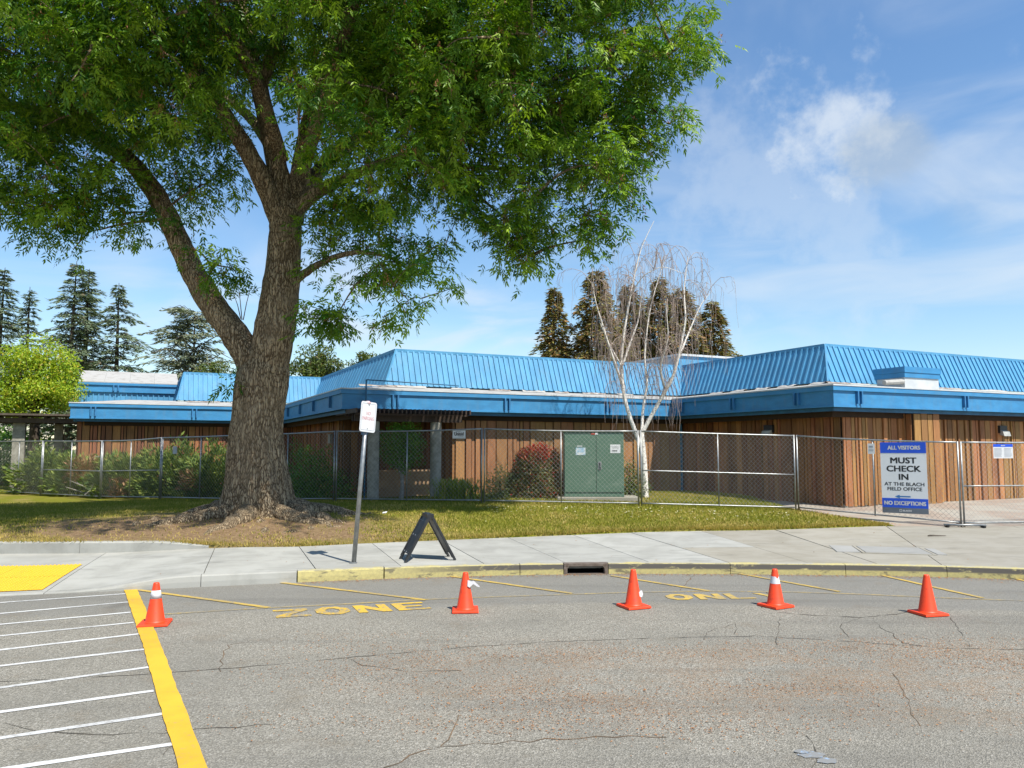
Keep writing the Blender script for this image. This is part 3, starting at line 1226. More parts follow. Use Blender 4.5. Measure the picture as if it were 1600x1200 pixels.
def road_word(word, o, bx, up, gap, mat):
    n = len(word)
    for i, ch in enumerate(word):
        mb = MB()
        for poly in GLYPH[ch]:
            pts = []
            for (a, b) in poly:
                s = (i + a * (1 - gap)) / n
                p = Vector(o) + Vector(bx) * s + Vector(up) * b
                pts.append((p.x, p.y, .006))
            mb.poly(pts)
        mb.build('painted_letter_' + ch, mat, ROAD)


a, b = road_pt(432, 966), road_pt(684, 951)
road_word('zone', (a.x, a.y), (b.x - a.x, b.y - a.y), (-.17, .40), .16, M['paint_yellow_letters'])
a, b = road_pt(1047, 938), road_pt(1238, 935)
road_word('only', (a.x, a.y), (b.x - a.x, b.y - a.y), (-.02, .36), .16, M['paint_yellow_worn'])

# cracks in the asphalt
def crack(pts, w=.016, mat=None, z=.0025, rough=.05):
    P = [road_pt(*p) for p in pts]
    Q = [Vector((p.x, p.y)) for p in P]
    out_ = [Q[0]]
    for a, b in zip(Q[:-1], Q[1:]):
        L = (b - a).length
        n = max(2, int(L / .10))
        t = (b - a).normalized()
        nn = Vector((-t.y, t.x))
        for i in range(1, n + 1):
            out_.append(a.lerp(b, i / n) + nn * random.uniform(-rough, rough) * .5)
    strip('crack', out_, lambda s: w * random.uniform(.12, .8), mat or M['crack'], z=z, jit=w * .25, step=10)


crack([(-60, 1068), (120, 1060), (245, 1052), (340, 1046), (540, 1028), (720, 1012), (860, 1003), (1000, 998)], .020, rough=.03)
crack([(1000, 998), (1180, 994), (1320, 1002), (1480, 1013), (1700, 1016)], .016, rough=.04)
crack([(10, 1130), (60, 1142), (150, 1149), (255, 1145), (340, 1138), (430, 1132)], .018, rough=.04)
crack([(345, 1050), (350, 1022), (357, 1008), (400, 1002)], .014, M['crack_rust'])
crack([(540, 1028), (565, 1040), (640, 1050), (720, 1048)], .014)
crack([(600, 1200), (660, 1172), (690, 1164), (800, 1160), (905, 1152), (1040, 1150)], .018, M['crack_rust'], rough=.06)
crack([(688, 1166), (710, 1135), (720, 1118)], .012, M['crack_rust'])
crack([(1060, 925), (1078, 905), (1090, 893)], .02, M['crack_rust'], rough=.03)
crack([(1190, 950), (1205, 938), (1196, 925)], .018)
crack([(1212, 957), (1280, 962), (1345, 965), (1400, 960), (1430, 953), (1440, 951)], .034, rough=.03)
crack([(1345, 965), (1312, 977), (1316, 988), (1330, 996)], .013)
crack([(1365, 965), (1372, 977), (1395, 990), (1410, 1005), (1440, 1010)], .013)
crack([(1485, 965), (1495, 978), (1510, 1000), (1512, 1010)], .012)
crack([(1218, 965), (1216, 990), (1214, 1008)], .012)
crack([(1100, 1000), (1110, 985), (1150, 975), (1148, 990)], .011)
crack([(1395, 1052), (1410, 1075), (1418, 1100), (1440, 1135)], .010, M['crack_rust'])
crack([(1268, 1200), (1275, 1165), (1262, 1150)], .014)
crack([(255, 1180), (285, 1150), (275, 1130)], .013)
for i, (x, y, r) in enumerate(((1268, 1180, .055), (1292, 1190, .045), (1252, 1176, .035))):
    c = road_pt(x, y)
    pts = []
    for k in range(14):
        q = r * random.uniform(.75, 1.15)
        pts.append((c.x + q * 1.5 * math.cos(k * math.pi / 7), c.y + q * math.sin(k * math.pi / 7), .004 + .002 * i))
    MB().poly(pts).build('blue_paint_patch', M['paint_blue'], ROAD)

# ------------------------------------------------------------------ the school building
BO = (8.05, 19.19)
BA = math.atan2(.4358, .9)
e2 = Vector((math.cos(BA), math.sin(BA)))
e1 = Vector((-math.sin(BA), math.cos(BA)))


def bl(u, v):
    p = Vector(BO) + e2 * u + e1 * v
    return p


def to_local(x, y):
    d = Vector((x, y)) - Vector(BO)
    return d.dot(e2), d.dot(e1)


B = empty('school_building', (BO[0], BO[1], 0), BA, 'low brown timber school building with bright blue metal mansard roof', 'building')
PATH = [(-17.8, 26.0), (-17.8, 17.0), (-10.8, 17.0), (-10.8, 6.5), (0, 6.5), (0, 0), (13, 0)]


def off(i, o, of=None):
    """vertex i of the eaves line moved inward: o from left-facing sides, of from front sides"""
    of = o if of is None else of
    u, v = PATH[i]
    if i == 0:
        return (u + o, v)
    if i == len(PATH) - 1:
        return (u, v + of)
    return (u + o, v + of)


def sweep(name, prof, mat, parent=B, rng_=None, closed=True):
    ids = rng_ or range(len(PATH))
    V, Fq = [], []
    n = len(prof)
    for i in ids:
        for (o, z) in prof:
            u, v = off(i, o)
            V.append((u, v, z))
    m = len(list(ids))
    for a in range(m - 1):
        for j in range(n if closed else n - 1):
            k = (j + 1) % n
            Fq.append((a * n + j, a * n + k, (a + 1) * n + k, (a + 1) * n + j))
    me = fast_mesh(name, V, Fq, mat)
    o = obj(name, me, parent)
    return o


FAS = sweep('fascia', [(0, 2.93), (0, 3.46), (.06, 3.46), (.06, 2.93)], M['fascia_blue'])
sweep('fascia_cap', [(-.05, 3.345), (-.05, 3.462), (.02, 3.462), (.02, 3.345)], M['fascia_blue'], FAS)
sweep('fascia_foot', [(-.018, 2.928), (-.018, 2.972), (.02, 2.972), (.02, 2.928)], M['fascia_blue'], FAS)
sweep('lower_trim', [(.10, 2.83), (.10, 2.929), (.15, 2.929), (.15, 2.83)], M['lower_trim'], FAS)  # darker blue than the fascia: the shade below it is in the colour
sweep('drip_edge', [(-.065, 3.463), (-.065, 3.497), (.10, 3.50), (.10, 3.463)], M['drip'], FAS)
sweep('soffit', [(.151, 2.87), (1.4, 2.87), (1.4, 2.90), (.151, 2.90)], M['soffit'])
sweep('roof_apron', [(.101, 3.47), (.101, 3.498), (1.80, 3.725), (1.80, 3.68)], M['membrane'])

# bracket pairs
brm = MB().box(-.022, .022, -.075, -.0, 3.02, 3.343).mesh('bracket', M['bracket_blue'])


def bracket(u, v, side, pair=True):
    for d in ((-.07, .07) if pair else (0,)):
        if side == 'f':
            obj('bracket', brm, FAS, (u + d, v - .001, 0))
        else:
            obj('bracket', brm, FAS, (u - .001, v + d, 0), (0, 0, -math.pi / 2))


for u in (.88, 5.09, 9.3):
    bracket(u, 0, 'f')
for v in (1.17, 3.62, 5.98):
    bracket(0, v, 's')
for u in (-9.35, -5.97, -2.47):
    bracket(u, 6.5, 'f')
for v in (1.3, 3.6, 5.8, 8.1):
    bracket(-10.8, 6.5 + v, 's', False)
for u in (-17.1, -13.8):
    bracket(u, 17.0, 'f')

# mansard: sheets with standing ribs
ZB, ZT, OB, OT = 3.75, 4.86, 1.65, 2.1
bot = [(-14.35, 26.0)] + [off(i, OB) for i in range(1, 7)]
top = [(-14.1, 26.0)] + [off(i, OT) for i in range(1, 7)]
bot[1] = (-14.35, 17.0 + OB)
top[1] = (-14.1, 17.0 + OT)
ribm = MB().box(-.5, .5, -.5, .5, 0, 1).mesh('roof_rib', M['roof_blue'])
names = ['left_end', 'left_front', 'mid_side', 'mid_front', 'right_side', 'right_front']
for i in range(6):
    a0, a1 = Vector((*bot[i], ZB)), Vector((*bot[i + 1], ZB))
    b0, b1 = Vector((*top[i], ZT)), Vector((*top[i + 1], ZT))
    n = (a1 - a0).cross(b0 - a0).normalized()
    roof = MB().hexa([a0, a1, a1 - n * .03, a0 - n * .03], [b0, b1, b1 - n * .03, b0 - n * .03]).build('mansard_roof', M['roof_blue'], B)
    cap = MB().hexa([b0 + Vector((0, 0, -.06)) + n * .03, b1 + Vector((0, 0, -.06)) + n * .03, b1 + Vector((0, 0, -.06)) - n * .06, b0 + Vector((0, 0, -.06)) - n * .06],
                    [b0 + Vector((0, 0, .03)) + n * .03, b1 + Vector((0, 0, .03)) + n * .03, b1 + Vector((0, 0, .03)) - n * .06, b0 + Vector((0, 0, .03)) - n * .06])
    cap.build('ridge_cap', M['roof_blue'], roof)
    MB().tube([a0 + n * .015, b0 + n * .015], .035, 6).build('hip_flashing', M['roof_blue'], roof)
    if i in (0, 2):
        pitch_r = .41
    else:
        pitch_r = (.215, .175, .215, .18, .215, .215)[i]
    d = (a1 - a0).normalized()
    up = (b0 - a0)
    up = (up - d * up.dot(d)).normalized()
    H = (b0 - a0).dot(up)
    L0, L1 = 0.0, (a1 - a0).length
    t0, t1 = (b0 - a0).dot(d), (b1 - a0).dot(d)
    lo = min(L0, t0)
    hi = max(L1, t1)
    if i == 5:
        hi = min(hi, 10.5)
    k = 0
    s = lo + .1
    while s < hi - .05:
        # rib runs from the foot (or the hip/valley) to the top
        z0, z1 = 0.0, 1.0
        if s < max(L0, t0):
            f = (s - L0) / (t0 - L0) if abs(t0 - L0) > 1e-6 else 0
            if t0 > L0:
                z1 = min(z1, f)
            else:
                z0 = max(z0, f)
        if s > min(L1, t1) and i != 5:
            f = (s - L1) / (t1 - L1) if abs(t1 - L1) > 1e-6 else 0
            if t1 < L1:
                z1 = min(z1, f)
            else:
                z0 = max(z0, f)
        if z1 - z0 > .08 and not (i == 0 and s < 3):
            base_p = a0 + d * s + up * (H * z0)
            o = bpy.data.objects.new('roof_rib', ribm)
            link(o, roof)
            X = d * .06
            Yv = n * (.07 if i not in (0, 2) else .03)
            Zv = up * (H * (z1 - z0) - .03)
            mt = Matrix(((X.x, Yv.x, Zv.x, base_p.x), (X.y, Yv.y, Zv.y, base_p.y), (X.z, Yv.z, Zv.z, base_p.z), (0, 0, 0, 1)))
            o.matrix_local = mt
        s += pitch_r
# flat roof inside
fl = MB()
fl.poly([(-14.0, 19.2, ZT - .1), (-8.6, 19.2, ZT - .1), (-8.6, 26, ZT - .1), (-14.0, 26, ZT - .1)])
fl.poly([(-8.6, 8.7, ZT - .1), (2.2, 8.7, ZT - .1), (2.2, 26, ZT - .1), (-8.6, 26, ZT - .1)])
fl.poly([(2.2, 2.2, ZT - .1), (13, 2.2, ZT - .1), (13, 26, ZT - .1), (2.2, 26, ZT - .1)])
fl.build('flat_roof', M['grey_roof'], B)

# torn underlay lying at the foot of the mansard
for (u, v, l, side, w, mt) in [(-10.0, 7.55, 1.5, 'f', .16, 'debris'), (-8.9, 7.5, .9, 'f', .2, 'membrane'), (-7.2, 7.5, .6, 'f', .15, 'membrane'), (-5.9, 7.55, .7, 'f', .12, 'debris'), (-4.8, 7.5, .8, 'f', .2, 'membrane'),
                          (-3.6, 7.55, .5, 'f', .14, 'debris'), (-2.6, 7.5, .9, 'f', .15, 'debris'), (-1.2, 7.5, .6, 'f', .2, 'membrane'),
                          (1.3, 1.05, .9, 'f', .12, 'debris'), (2.2, 1.05, .8, 'f', .14, 'membrane'), (5.6, 1.05, 1.4, 'f', .14, 'debris'), (7.4, 1.02, 1.8, 'f', .16, 'membrane'),
                          (1.05, 1.4, .6, 's', .15, 'membrane'), (1.05, 2.6, .6, 's', .18, 'membrane'), (1.05, 3.6, .5, 's', .15, 'membrane'), (1.05, 4.6, .6, 's', .15, 'membrane'), (1.05, 5.6, .6, 's', .15, 'membrane'),
                          (-14.0, 18.0, 1.2, 'f', .12, 'debris'), (-12.4, 18.0, .8, 'f', .12, 'debris')]:
    n = 6
    V, Fq = [], []
    o_in = (v - 6.5) if (side == 'f' and 7 < v < 8) else ((v - 17) if v > 17 else (v if side == 'f' else u))
    for i in range(n):
        s = l * i / (n - 1)
        for j, (o, dz) in enumerate(((0, .012), (.09, .035), (.2, .025))):
            oo = o_in + .24 + o
            z = 3.498 + .135 * (oo - .1) + dz + random.uniform(0, w * .22) * (j > 0)
            uu, vv = (u + s, v + .24 + o) if side == 'f' else (u + .24 + o, v + s)
            V.append((uu, vv, z))
    for i in range(n - 1):
        for j in range(2):
            Fq.append((i * 3 + j, i * 3 + 3 + j, i * 3 + 4 + j, i * 3 + 1 + j))
    obj('torn_underlay', fast_mesh('torn_underlay', V, Fq, M[mt]), B)

# walls: dark backing with single boards nailed to it
boardm = MB().box(0, 1, 0, 1, 0, 1)
BM_ = {}
for k in ('board', 'board_red', 'board_tan'):
    BM_[k] = boardm.mesh('board', M[k])


def wall(p, q, z0, z1, mk, widths, parent=B, name='wall', thick=.2, gap=.03, back='wall_dark', prob=.45):
    """p->q in building coordinates, outside on the right hand of p->q"""
    p, q = Vector(p), Vector(q)
    d = (q - p).normalized()
    n = Vector((d.y, -d.x))
    L = (q - p).length
    a, b, c, e = p, q, q - n * thick, p - n * thick
    w = MB().hexa([(a.x, a.y, z0), (b.x, b.y, z0), (c.x, c.y, z0), (e.x, e.y, z0)],
                  [(a.x, a.y, z1), (b.x, b.y, z1), (c.x, c.y, z1), (e.x, e.y, z1)]).build(name, M[back], parent)
    s = 0.0
    ang = math.atan2(d.y, d.x)
    while s < L - .03:
        wd = min(random.choice(widths) * random.uniform(.85, 1.15), L - s)
        th = .075 if random.random() < prob else random.uniform(.03, .042)
        o = bpy.data.objects.new('board', BM_[mk])
        link(o, w)
        P0 = p + d * s + n * .0
        o.location = (P0.x + n.x * th, P0.y + n.y * th, z0 + random.uniform(-.03, .015))
        o.rotation_euler = (0, 0, ang)
        o.scale = (wd - gap, th - .001, z1 - z0 - .02)
        s += wd
    return w


# eaves line corners moved to the wall face: .9 on left-facing sides, .55 on front sides
SW, FW = .9, .55
WIDE = [.10, .10, .13, .22, .24]
# right wing front, with a boxed-out pilaster
wall((SW, FW), (3.19, FW), .40, 2.87, 'board', WIDE)
wall((3.19, FW - .36), (4.22, FW - .36), .40, 2.86, 'board', [.25], name='pilaster', thick=.5, prob=.1)
wall((3.185, FW), (3.185, FW - .36), .40, 2.86, 'board_red', [.18], name='pilaster_cheek', thick=.05)
wall((4.225, FW - .36), (4.225, FW), .40, 2.86, 'board', [.18], name='pilaster_cheek', thick=.05)
wall((4.24, FW), (13, FW), .40, 2.87, 'board', WIDE)
# right wing, side towards the lawn
wall((SW, 6.5 + FW), (SW, FW), .40, 2.87, 'board_red', WIDE)
# middle wing front
wall((-7.35, 6.5 + FW), (SW - .06, 6.5 + FW), .52, 2.87, 'board_tan', [.16, .2, .3, .34, .12], prob=.25)
# entry recess behind the trellis
wall((-7.36, 6.5 + FW + 3.0), (-7.36, 6.5 + FW), .52, 2.87, 'board_red', WIDE, name='recess_side')
wall((-10.8 + SW, 9.5 + FW), (-7.4, 9.5 + FW), .52, 2.87, 'board_red', WIDE, name='recess_back')
# middle wing, left-hand side
wall((-10.8 + SW, 17.5), (-10.8 + SW, 9.5 + FW + .06), .45, 2.87, 'board_red', WIDE)
# left wing front and end
wall((-17.8 + .25, 17 + FW), (-10.8 + SW - .06, 17 + FW), .42, 2.87, 'board_red', WIDE)
wall((-17.8 + .25, 26), (-17.8 + .25, 17 + FW + .06), .42, 2.87, 'board_red', WIDE)
# footings
ft = MB()
for (u0, u1, v0, v1) in ((SW - .01, 13, FW - .015, FW + .15), (3.15, 4.25, FW - .39, FW - .02), (SW - .015, SW + .15, FW + .2, 7.0), (-7.38, SW - .03, 6.5 + FW - .015, 6.5 + FW + .15),
                         (-17.56, -9.9, 17 + FW - .015, 17 + FW + .15), (-10.8 + SW - .02, -10.8 + SW + .1, 10.2, 17.4)):
    ft.box(u0, u1, v0, v1, .1, .425 if v1 < 7 else .50)
ft.build('footing', M['concrete_old'], B)
MB().box(-17.3, -9.68, 17.85, 26, 0, 3.45).box(-9.66, -7.15, 10.4, 25.9, 0, 3.44).box(-7.13, 1.13, 7.3, 25.95, 0, 3.43).box(1.15, 13, .95, 25.85, 0, 3.42).build('inner_core', M['wall_dark'], B)  # added dark filling, stops light showing through gaps between the walls
# low stucco wall in the recess and its post foot
MB().box(-9.55, -7.9, 7.25, 7.45, .35, 1.28).build('low_wall', M['stucco'], B)
# dark trim under the eaves
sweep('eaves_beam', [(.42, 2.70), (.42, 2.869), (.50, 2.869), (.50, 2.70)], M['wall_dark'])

# raised roof part behind the left wing
RB = MB().box(-18.0, -14.2, 24.0, 28.0, 3.5, 4.34).build('raised_block', M['roof_blue'], B)
MB().box(-18.05, -14.1, 23.90, 23.97, 4.33, 4.73).build('raised_fascia', M['fascia_blue'], RB)
MB().box(-18.05, -14.1, 23.84, 23.895, 4.63, 4.732).build('raised_fascia_cap', M['fascia_blue'], RB)
for k in range(4):
    a, b = -18.05 + k * .99, -18.05 + k * .99 + .985
    MB().hexa([(a, 23.84, 4.735), (b, 23.84, 4.735), (b, 26.5, 5.3), (a, 26.5, 5.3)], [(a, 23.84, 4.77), (b, 23.84, 4.77), (b, 26.5, 5.46), (a, 26.5, 5.46)]).build('membrane_sheet', M['membrane'], RB)
for k in range(18):
    obj('roof_rib', ribm, RB, (-17.9 + k * .215, 23.99, 3.5), None, (.045, .06, .82))
for u in (-16.6,):
    for d in (-.09, .09):
        MB().box(u + d - .03, u + d + .03, 23.82, 23.899, 4.39, 4.629).build('bracket', M['bracket_blue'], RB)
# clerestory box behind the valley and the ridge beyond
CB = MB().box(3.4, 9.5, 10.4, 15.5, 4.78, 5.52).build('clerestory', M['roof_blue'], B)
MB().box(3.32, 9.58, 10.32, 15.58, 5.521, 5.60).build('clerestory_cap', M['drip'], CB)
MB().box(3.385, 3.399, 10.5, 15.4, 4.8, 5.5).build('clerestory_side', M['grey_roof'], CB)
MB().box(-6.0, 2.4, 10.6, 12.0, 4.77, 5.16).build('far_ridge', M['roof_blue'], B)
# vent housing on the front eaves
VH = MB().box(3.22, 4.63, .42, 1.30, 3.50, 3.83).build('vent_housing', M['drip'], B)
MB().box(3.19, 4.66, .39, 1.36, 3.831, 3.97).box(3.17, 4.68, .37, 1.38, 3.972, 4.13).build('vent_cap', M['fascia_blue'], VH)
MB().tube([(2.5, .5, 3.66), (3.0, .48, 3.70), (3.21, .47, 3.72)], .07, 8).build('vent_pipe', M['membrane'], VH)
# valley recess window
MB().box(1.9, 2.05, 7.62, 8.3, 3.75, 4.35).build('valley_vent', M['wall_dark'], B)
# flood lights under the eaves
def flood(u, v, z, rz):
    f = empty('flood_light', (u, v, z))
    f.parent = B
    f.rotation_euler = (0, 0, rz)
    MB().box(-.17, .17, -.09, -.01, -.02, .20).box(-.05, .05, -.012, 0, .02, .15).build('housing', M['dark_metal'], f, bevel=.008)
    MB().hexa([(-.16, -.20, -.11), (.16, -.20, -.11), (.16, -.06, -.07), (-.16, -.06, -.07)], [(-.16, -.16, .03), (.16, -.16, .03), (.16, -.091, .06), (-.16, -.091, .06)]).build('lens', M['lamp_glass'], f)


flood(7.45, FW - .055, 2.36, 0)
flood(SW - .055, 3.05, 2.36, -math.pi / 2)
# roof conduit and boxes at the middle wing's corner
cd = MB()
cd.tube([(-10.2, 6.35, .5), (-10.2, 6.35, 3.72)], .022, 6)
cd.tube([(-10.2, 6.35, 3.72), (-8.0, 6.5, 3.68), (-7.2, 7.2, 3.72)], .018, 6)
cd.build('conduit', M['lower_trim'], B)
MB().box(-10.33, -10.1, 6.13, 6.32, 2.25, 2.75).build('meter_box', M['fascia_blue'], B, bevel=.01)
MB().box(-10.06, -9.93, 6.2, 6.3, 2.58, 2.78).build('junction_box', M['column'], B)
MB().box(-10.06, -9.97, 11.2, 11.5, 2.05, 2.35).build('wall_unit', M['column'], B)
MB().box(-17.1, -16.85, 17.3, 17.48, 1.40, 1.62).build('wall_meter', M['column'], B)
# drain pipe at the foot of the right wing
MB().tube([bl(0, 0).to_3d() * 0 + Vector((.55, 6.75, .5)), Vector((.55, 6.75, 2.85))], .04, 8).build('downpipe', M['lower_trim'], B)

# ------------------------------------------------------------------ trellises
def trellis():
    c1 = Vector((-3.65, 20.3))
    u0, v0 = to_local(*c1)
    T = empty('entry_trellis', (c1.x, c1.y, lawn_z(c1.x, c1.y)), BA, 'dark slatted timber trellis on two round concrete columns before the entry', 'trellis')
    zb = lawn_z(c1.x, c1.y)
    for s in (0, 1.74):
        p = c1 + e2 * s
        dz = lawn_z(p.x, p.y) - zb
        MB().lathe([(.155, dz - .1), (.155, 1.0), (.15, 2.12)], 20, (s, 0)).build('column', M['column'], T, smooth=False)
    H = 2.66 - zb
    for v in (-.12, .12):
        MB().box(-.55, 2.45, v - .03, v + .03, H - .06, H + .135).build('beam', M['pergola'], T)
    for v in (-.45, .3, .62):
        MB().box(-.6, 2.5, v - .02, v + .02, H + .09, H + .137).build('purlin', M['pergola'], T)
    sm = MB().box(-.02, .02, -.62, 1.6, H + .138, H + .255).mesh('slat', M['pergola'])
    for k in range(27):
        obj('slat', sm, T, (-.62 + k * .12, random.uniform(-.015, .015), 0))
    for v in (-.66,):
        pass
    return T


trellis()


def walkway():
    c = Vector((-18.5, 28.9))
    zb = lawn_z(c.x, c.y)
    T = empty('covered_walkway', (c.x, c.y, zb), BA, 'flat dark timber walkway roof on a square concrete post at far left', 'walkway')
    MB().box(-.2, .2, -.2, .2, -.1, 2.84 - zb).build('post', M['column'], T, bevel=.015)
    for v in (-.35, 1.0):
        MB().box(-9, 1.95, v - .06, v + .06, 2.841 - zb, 3.02 - zb).build('beam', M['old_beam'], T)
    for k in range(14):
        MB().box(-8.8 + k * .8, -8.7 + k * .8, -.5, 1.3, 3.021 - zb, 3.10 - zb).build('joist', M['old_beam'], T)
    MB().box(-9, 2.0, -.75, 1.35, 3.101 - zb, 3.17 - zb).build('roof_deck', M['old_beam'], T)
    p = (-5.2, 0)
    MB().box(p[0] - .2, p[0] + .2, -.2, .2, -.1, 2.84 - zb).build('post', M['column'], T, bevel=.015)
    for q in (1.2, -4.0):
        MB().box(q - .15, q + .15, .85, 1.15, -.1, 2.84 - zb).build('post', M['column'], T, bevel=.015)


walkway()

# ------------------------------------------------------------------ construction fence
FP = [(-18.3, 27.4), (-15.7, 25.8), (-12.97, 24.4), (-10.36, 22.8), (-7.44, 21.3), (-4.6, 20.1), (-.71, 18.9), (3.1, 18.75), (6.95, 18.9), (9.78, 16.85), (13.4, 17.3)]
FL = ['chain link fence panel at the far left beside the concrete post',
      'chain link fence panel in front of the leftmost juniper',
      'chain link fence panel before the brown withered juniper',
      'chain link fence panel running up to the left side of the big trunk',
      'chain link fence panel leaving the right side of the big trunk',
      'chain link fence panel in front of the trellis columns',
      'chain link fence panel across the green utility cabinet and red hedge',
      'chain link fence panel with a middle rail right of the bare birch',
      'chain link fence panel holding the large blue and white visitor sign',
      'chain link gate panel with middle rail at the right edge']
MIDRAIL = {1, 2, 7, 9}


def fence_panel(a, b, label, midrail, sag):
    a, b = Vector(a), Vector(b)
    d = (b - a).normalized()
    g_ = .035
    a, b = a + d * g_, b - d * g_
    za, zb = gz(a.x, a.y), gz(b.x, b.y)
    L = (b - a).length
    E = empty('chain_link_fence', (a.x, a.y, za), math.atan2(d.y, d.x), label, 'fence', 'chain link fence panels')
    sl_ = (zb - za) / L
    H = 1.83
    def P(s, h):
        return (s, 0, h + sl_ * s)
    def rail(h, name, r=.019):
        n = 8
        pts = [(s * L / n, 0, h + sl_ * s * L / n + (sag * math.sin(math.pi * s / n) if name == 'top_rail' else 0)) for s in range(n + 1)]
        MB().tube(pts, r, 8).build(name, M['galv'], E, smooth=True)
    for s in (0.0, L):
        MB().tube([P(s, -.05), P(s, H + .02)], .020, 10).build('post', M['galv'], E, smooth=True)
    MB().tube([P(L / 2, .06), P(L / 2, H + sag)], .017, 8).build('middle_post', M['galv'], E, smooth=True)
    rail(H, 'top_rail')
    rail(.09, 'bottom_rail', .016)
    if midrail:
        rail(.88, 'middle_rail', .016)
    T = Tubes()
    sp = .108
    x0, x1, h0, h1 = .02, L - .02, .09, H
    for fam in (1, -1):
        c = (x0 - h1) if fam == 1 else (x0 + h0)
        cmax = (x1 - h0) if fam == 1 else (x1 + h1)
        while c < cmax:
            # x - fam*h = c
            pts = []
            hA, hB = h0, h1
            xa, xb = c + fam * hA, c + fam * hB
            def clip(x, h):
                if x < x0:
                    return x0, (x0 - c) / fam
                if x > x1:
                    return x1, (x1 - c) / fam
                return x, h
            xa, hA = clip(xa, hA)
            xb, hB = clip(xb, hB)
            if abs(hB - hA) > .02:
                oy = .003 * fam
                T.add([(xa, oy, hA + sl_ * xa), (xb, oy, hB + sl_ * xb)], .0025, 3)
            c += sp
    o = obj('chain_link_mesh', T.mesh('chain_link_mesh', M['wire'], False), E)
    o['kind'] = 'stuff'
    return E


for i in range(10):
    fence_panel(FP[i], FP[i + 1], FL[i], i in MIDRAIL, random.uniform(-.03, .0))

ST = empty('fence_stand', (FP[9][0], FP[9][1], gz(*FP[9])), R(-10), 'low steel stand under the fence joint beside the visitor sign', 'fence stand')
MB().tube([(-.42, -.1, .05), (.42, -.1, .05)], .022, 8).build('foot_bar', M['galv'], ST, smooth=True)
MB().tube([(0, -.1, .05), (0, .35, .05)], .018, 8).build('cross_bar', M['galv'], ST, smooth=True)
for s in (-1, 1):
    MB().tube([(s * .36, -.2, .025), (s * .36, .0, .025)], .024, 8).build('foot_pad', M['rubber'], ST)

# ------------------------------------------------------------------ signs
def on_fence(i, s, h, fwd=.03):
    """point on the camera side of panel i at distance s and height h, and its heading"""
    a, b = Vector(FP[i]), Vector(FP[i + 1])
    d = (b - a).normalized()
    n = Vector((d.y, -d.x))
    p = a + d * s
    base_ = gz(a.x, a.y) + (gz(b.x, b.y) - gz(a.x, a.y)) * s / (b - a).length
    p = p + n * fwd
    return Vector((p.x, p.y, base_ + h)), math.atan2(d.y, d.x)


def txt(key, parent, mat, x, z, y=-.0012, name='lettering'):
    me = TXT[key].copy()
    me.materials.clear()
    me.materials.append(mat)
    return obj(name, me, parent, (x, y, z), (math.pi / 2, 0, 0))


p, hd = on_fence(8, 2.38, .18)
VS = empty('visitor_sign', p, hd, 'large white and blue board telling all visitors to check in', 'sign')
W2, HH = .47, 1.60
bd = MB().box(-W2, W2, 0, .006, 0, HH).build('board', M['sign_white'], VS)
MB().box(-W2, W2, -.003, -.0005, HH - .245, HH).build('top_band', M['sign_blue'], VS)
MB().box(-W2, W2, -.003, -.0005, .125, .335).build('bottom_band', M['sign_blue'], VS)
MB().box(-W2, W2, -.003, -.0005, 0, .1245).build('footer_band', M['sign_grey'], VS)
txt('visitors', VS, M['text_white'], .02, HH - .165, -.0038)
txt('must', VS, M['sign_black'], .0, .755)
txt('att', VS, M['sign_black'], 0, .510)
txt('noex', VS, M['text_white'], 0, .185, -.0038)
txt('blach', VS, M['text_white'], .04, .045, -.0038)
MB().poly([(-.20, -.006, .375), (-.10, -.006, .415), (-.10, -.006, .39), (.12, -.006, .39), (.12, -.006, .36), (-.10, -.006, .36), (-.10, -.006, .335)]).build('arrow', M['arrow_blue'], VS)
lg = MB()
for q in ((-.115, -.065, .080, .088), (-.115, -.065, .036, .044), (-.115, -.107, .044, .080), (-.073, -.065, .044, .080)):
    lg.poly([(q[0], -.006, q[2]), (q[1], -.006, q[2]), (q[1], -.006, q[3]), (q[0], -.006, q[3])])
lg.build('emblem', M['text_white'], VS)

p, hd = on_fence(6 - 1, 3.45, 1.60)
US = empty('fence_company_sign', p, hd, 'small white rental company plate hanging on the fence right of the trellis', 'sign')
MB().box(-.17, .17, 0, .004, 0, .20).build('plate', M['white_paint'], US)
txt('united', US, M['sign_black'], 0, .075, -.0012)
txt('siteservices', US, M['sign_black'], .05, .045, -.0012)
ar = MB()
for k in range(8):
    a0, a1 = R(150 - k * 14), R(150 - (k + 1) * 14)
    q = lambda a, r: (-.02 + r * 1.2 * math.cos(a), -.004, .085 + r * math.sin(a) * .9)
    ar.poly([q(a0, .10), q(a0, .108), q(a1, .108), q(a1, .10)])
MB().box(-.15, .15, -.004, -.0005, .012, .018).build('print_line', M['sign_black'], US)
ar.build('swoosh', M['sign_black'], US)

p, hd = on_fence(9, 1.02, 1.48)
NS = empty('site_notice', p, hd, 'small white notice with blue header on the right gate panel', 'sign')
MB().box(-.235, .235, 0, .004, 0, .31).build('plate', M['white_paint'], NS)
MB().box(-.235, .235, -.003, -.0005, .25, .31).build('header_band', M['sign_blue'], NS)
txt('blach_small', NS, M['text_white'], 0, .268, -.0038)
pl = MB()
for c in (-.12, .12):
    for k in range(8):
        pl.box(c - .095, c + random.uniform(.06, .095), -.003, -.0005, .03 + k * .026, .03 + k * .026 + .010)
pl.build('print_lines', M['text_grey'], NS)

p, hd = on_fence(8, 1.72, 1.48)
PN = empty('posted_paper', p, hd, 'white paper sheet on the fence left of the visitor sign', 'notice')
MB().box(-.075, .075, 0, .003, 0, .24).build('sheet', M['white_paint'], PN)
MB().box(-.04, .04, -.003, -.0005, .15, .19).box(-.05, .05, -.003, -.0005, .10, .106).box(-.05, .05, -.003, -.0005, .08, .086).build('print', M['text_grey'], PN)

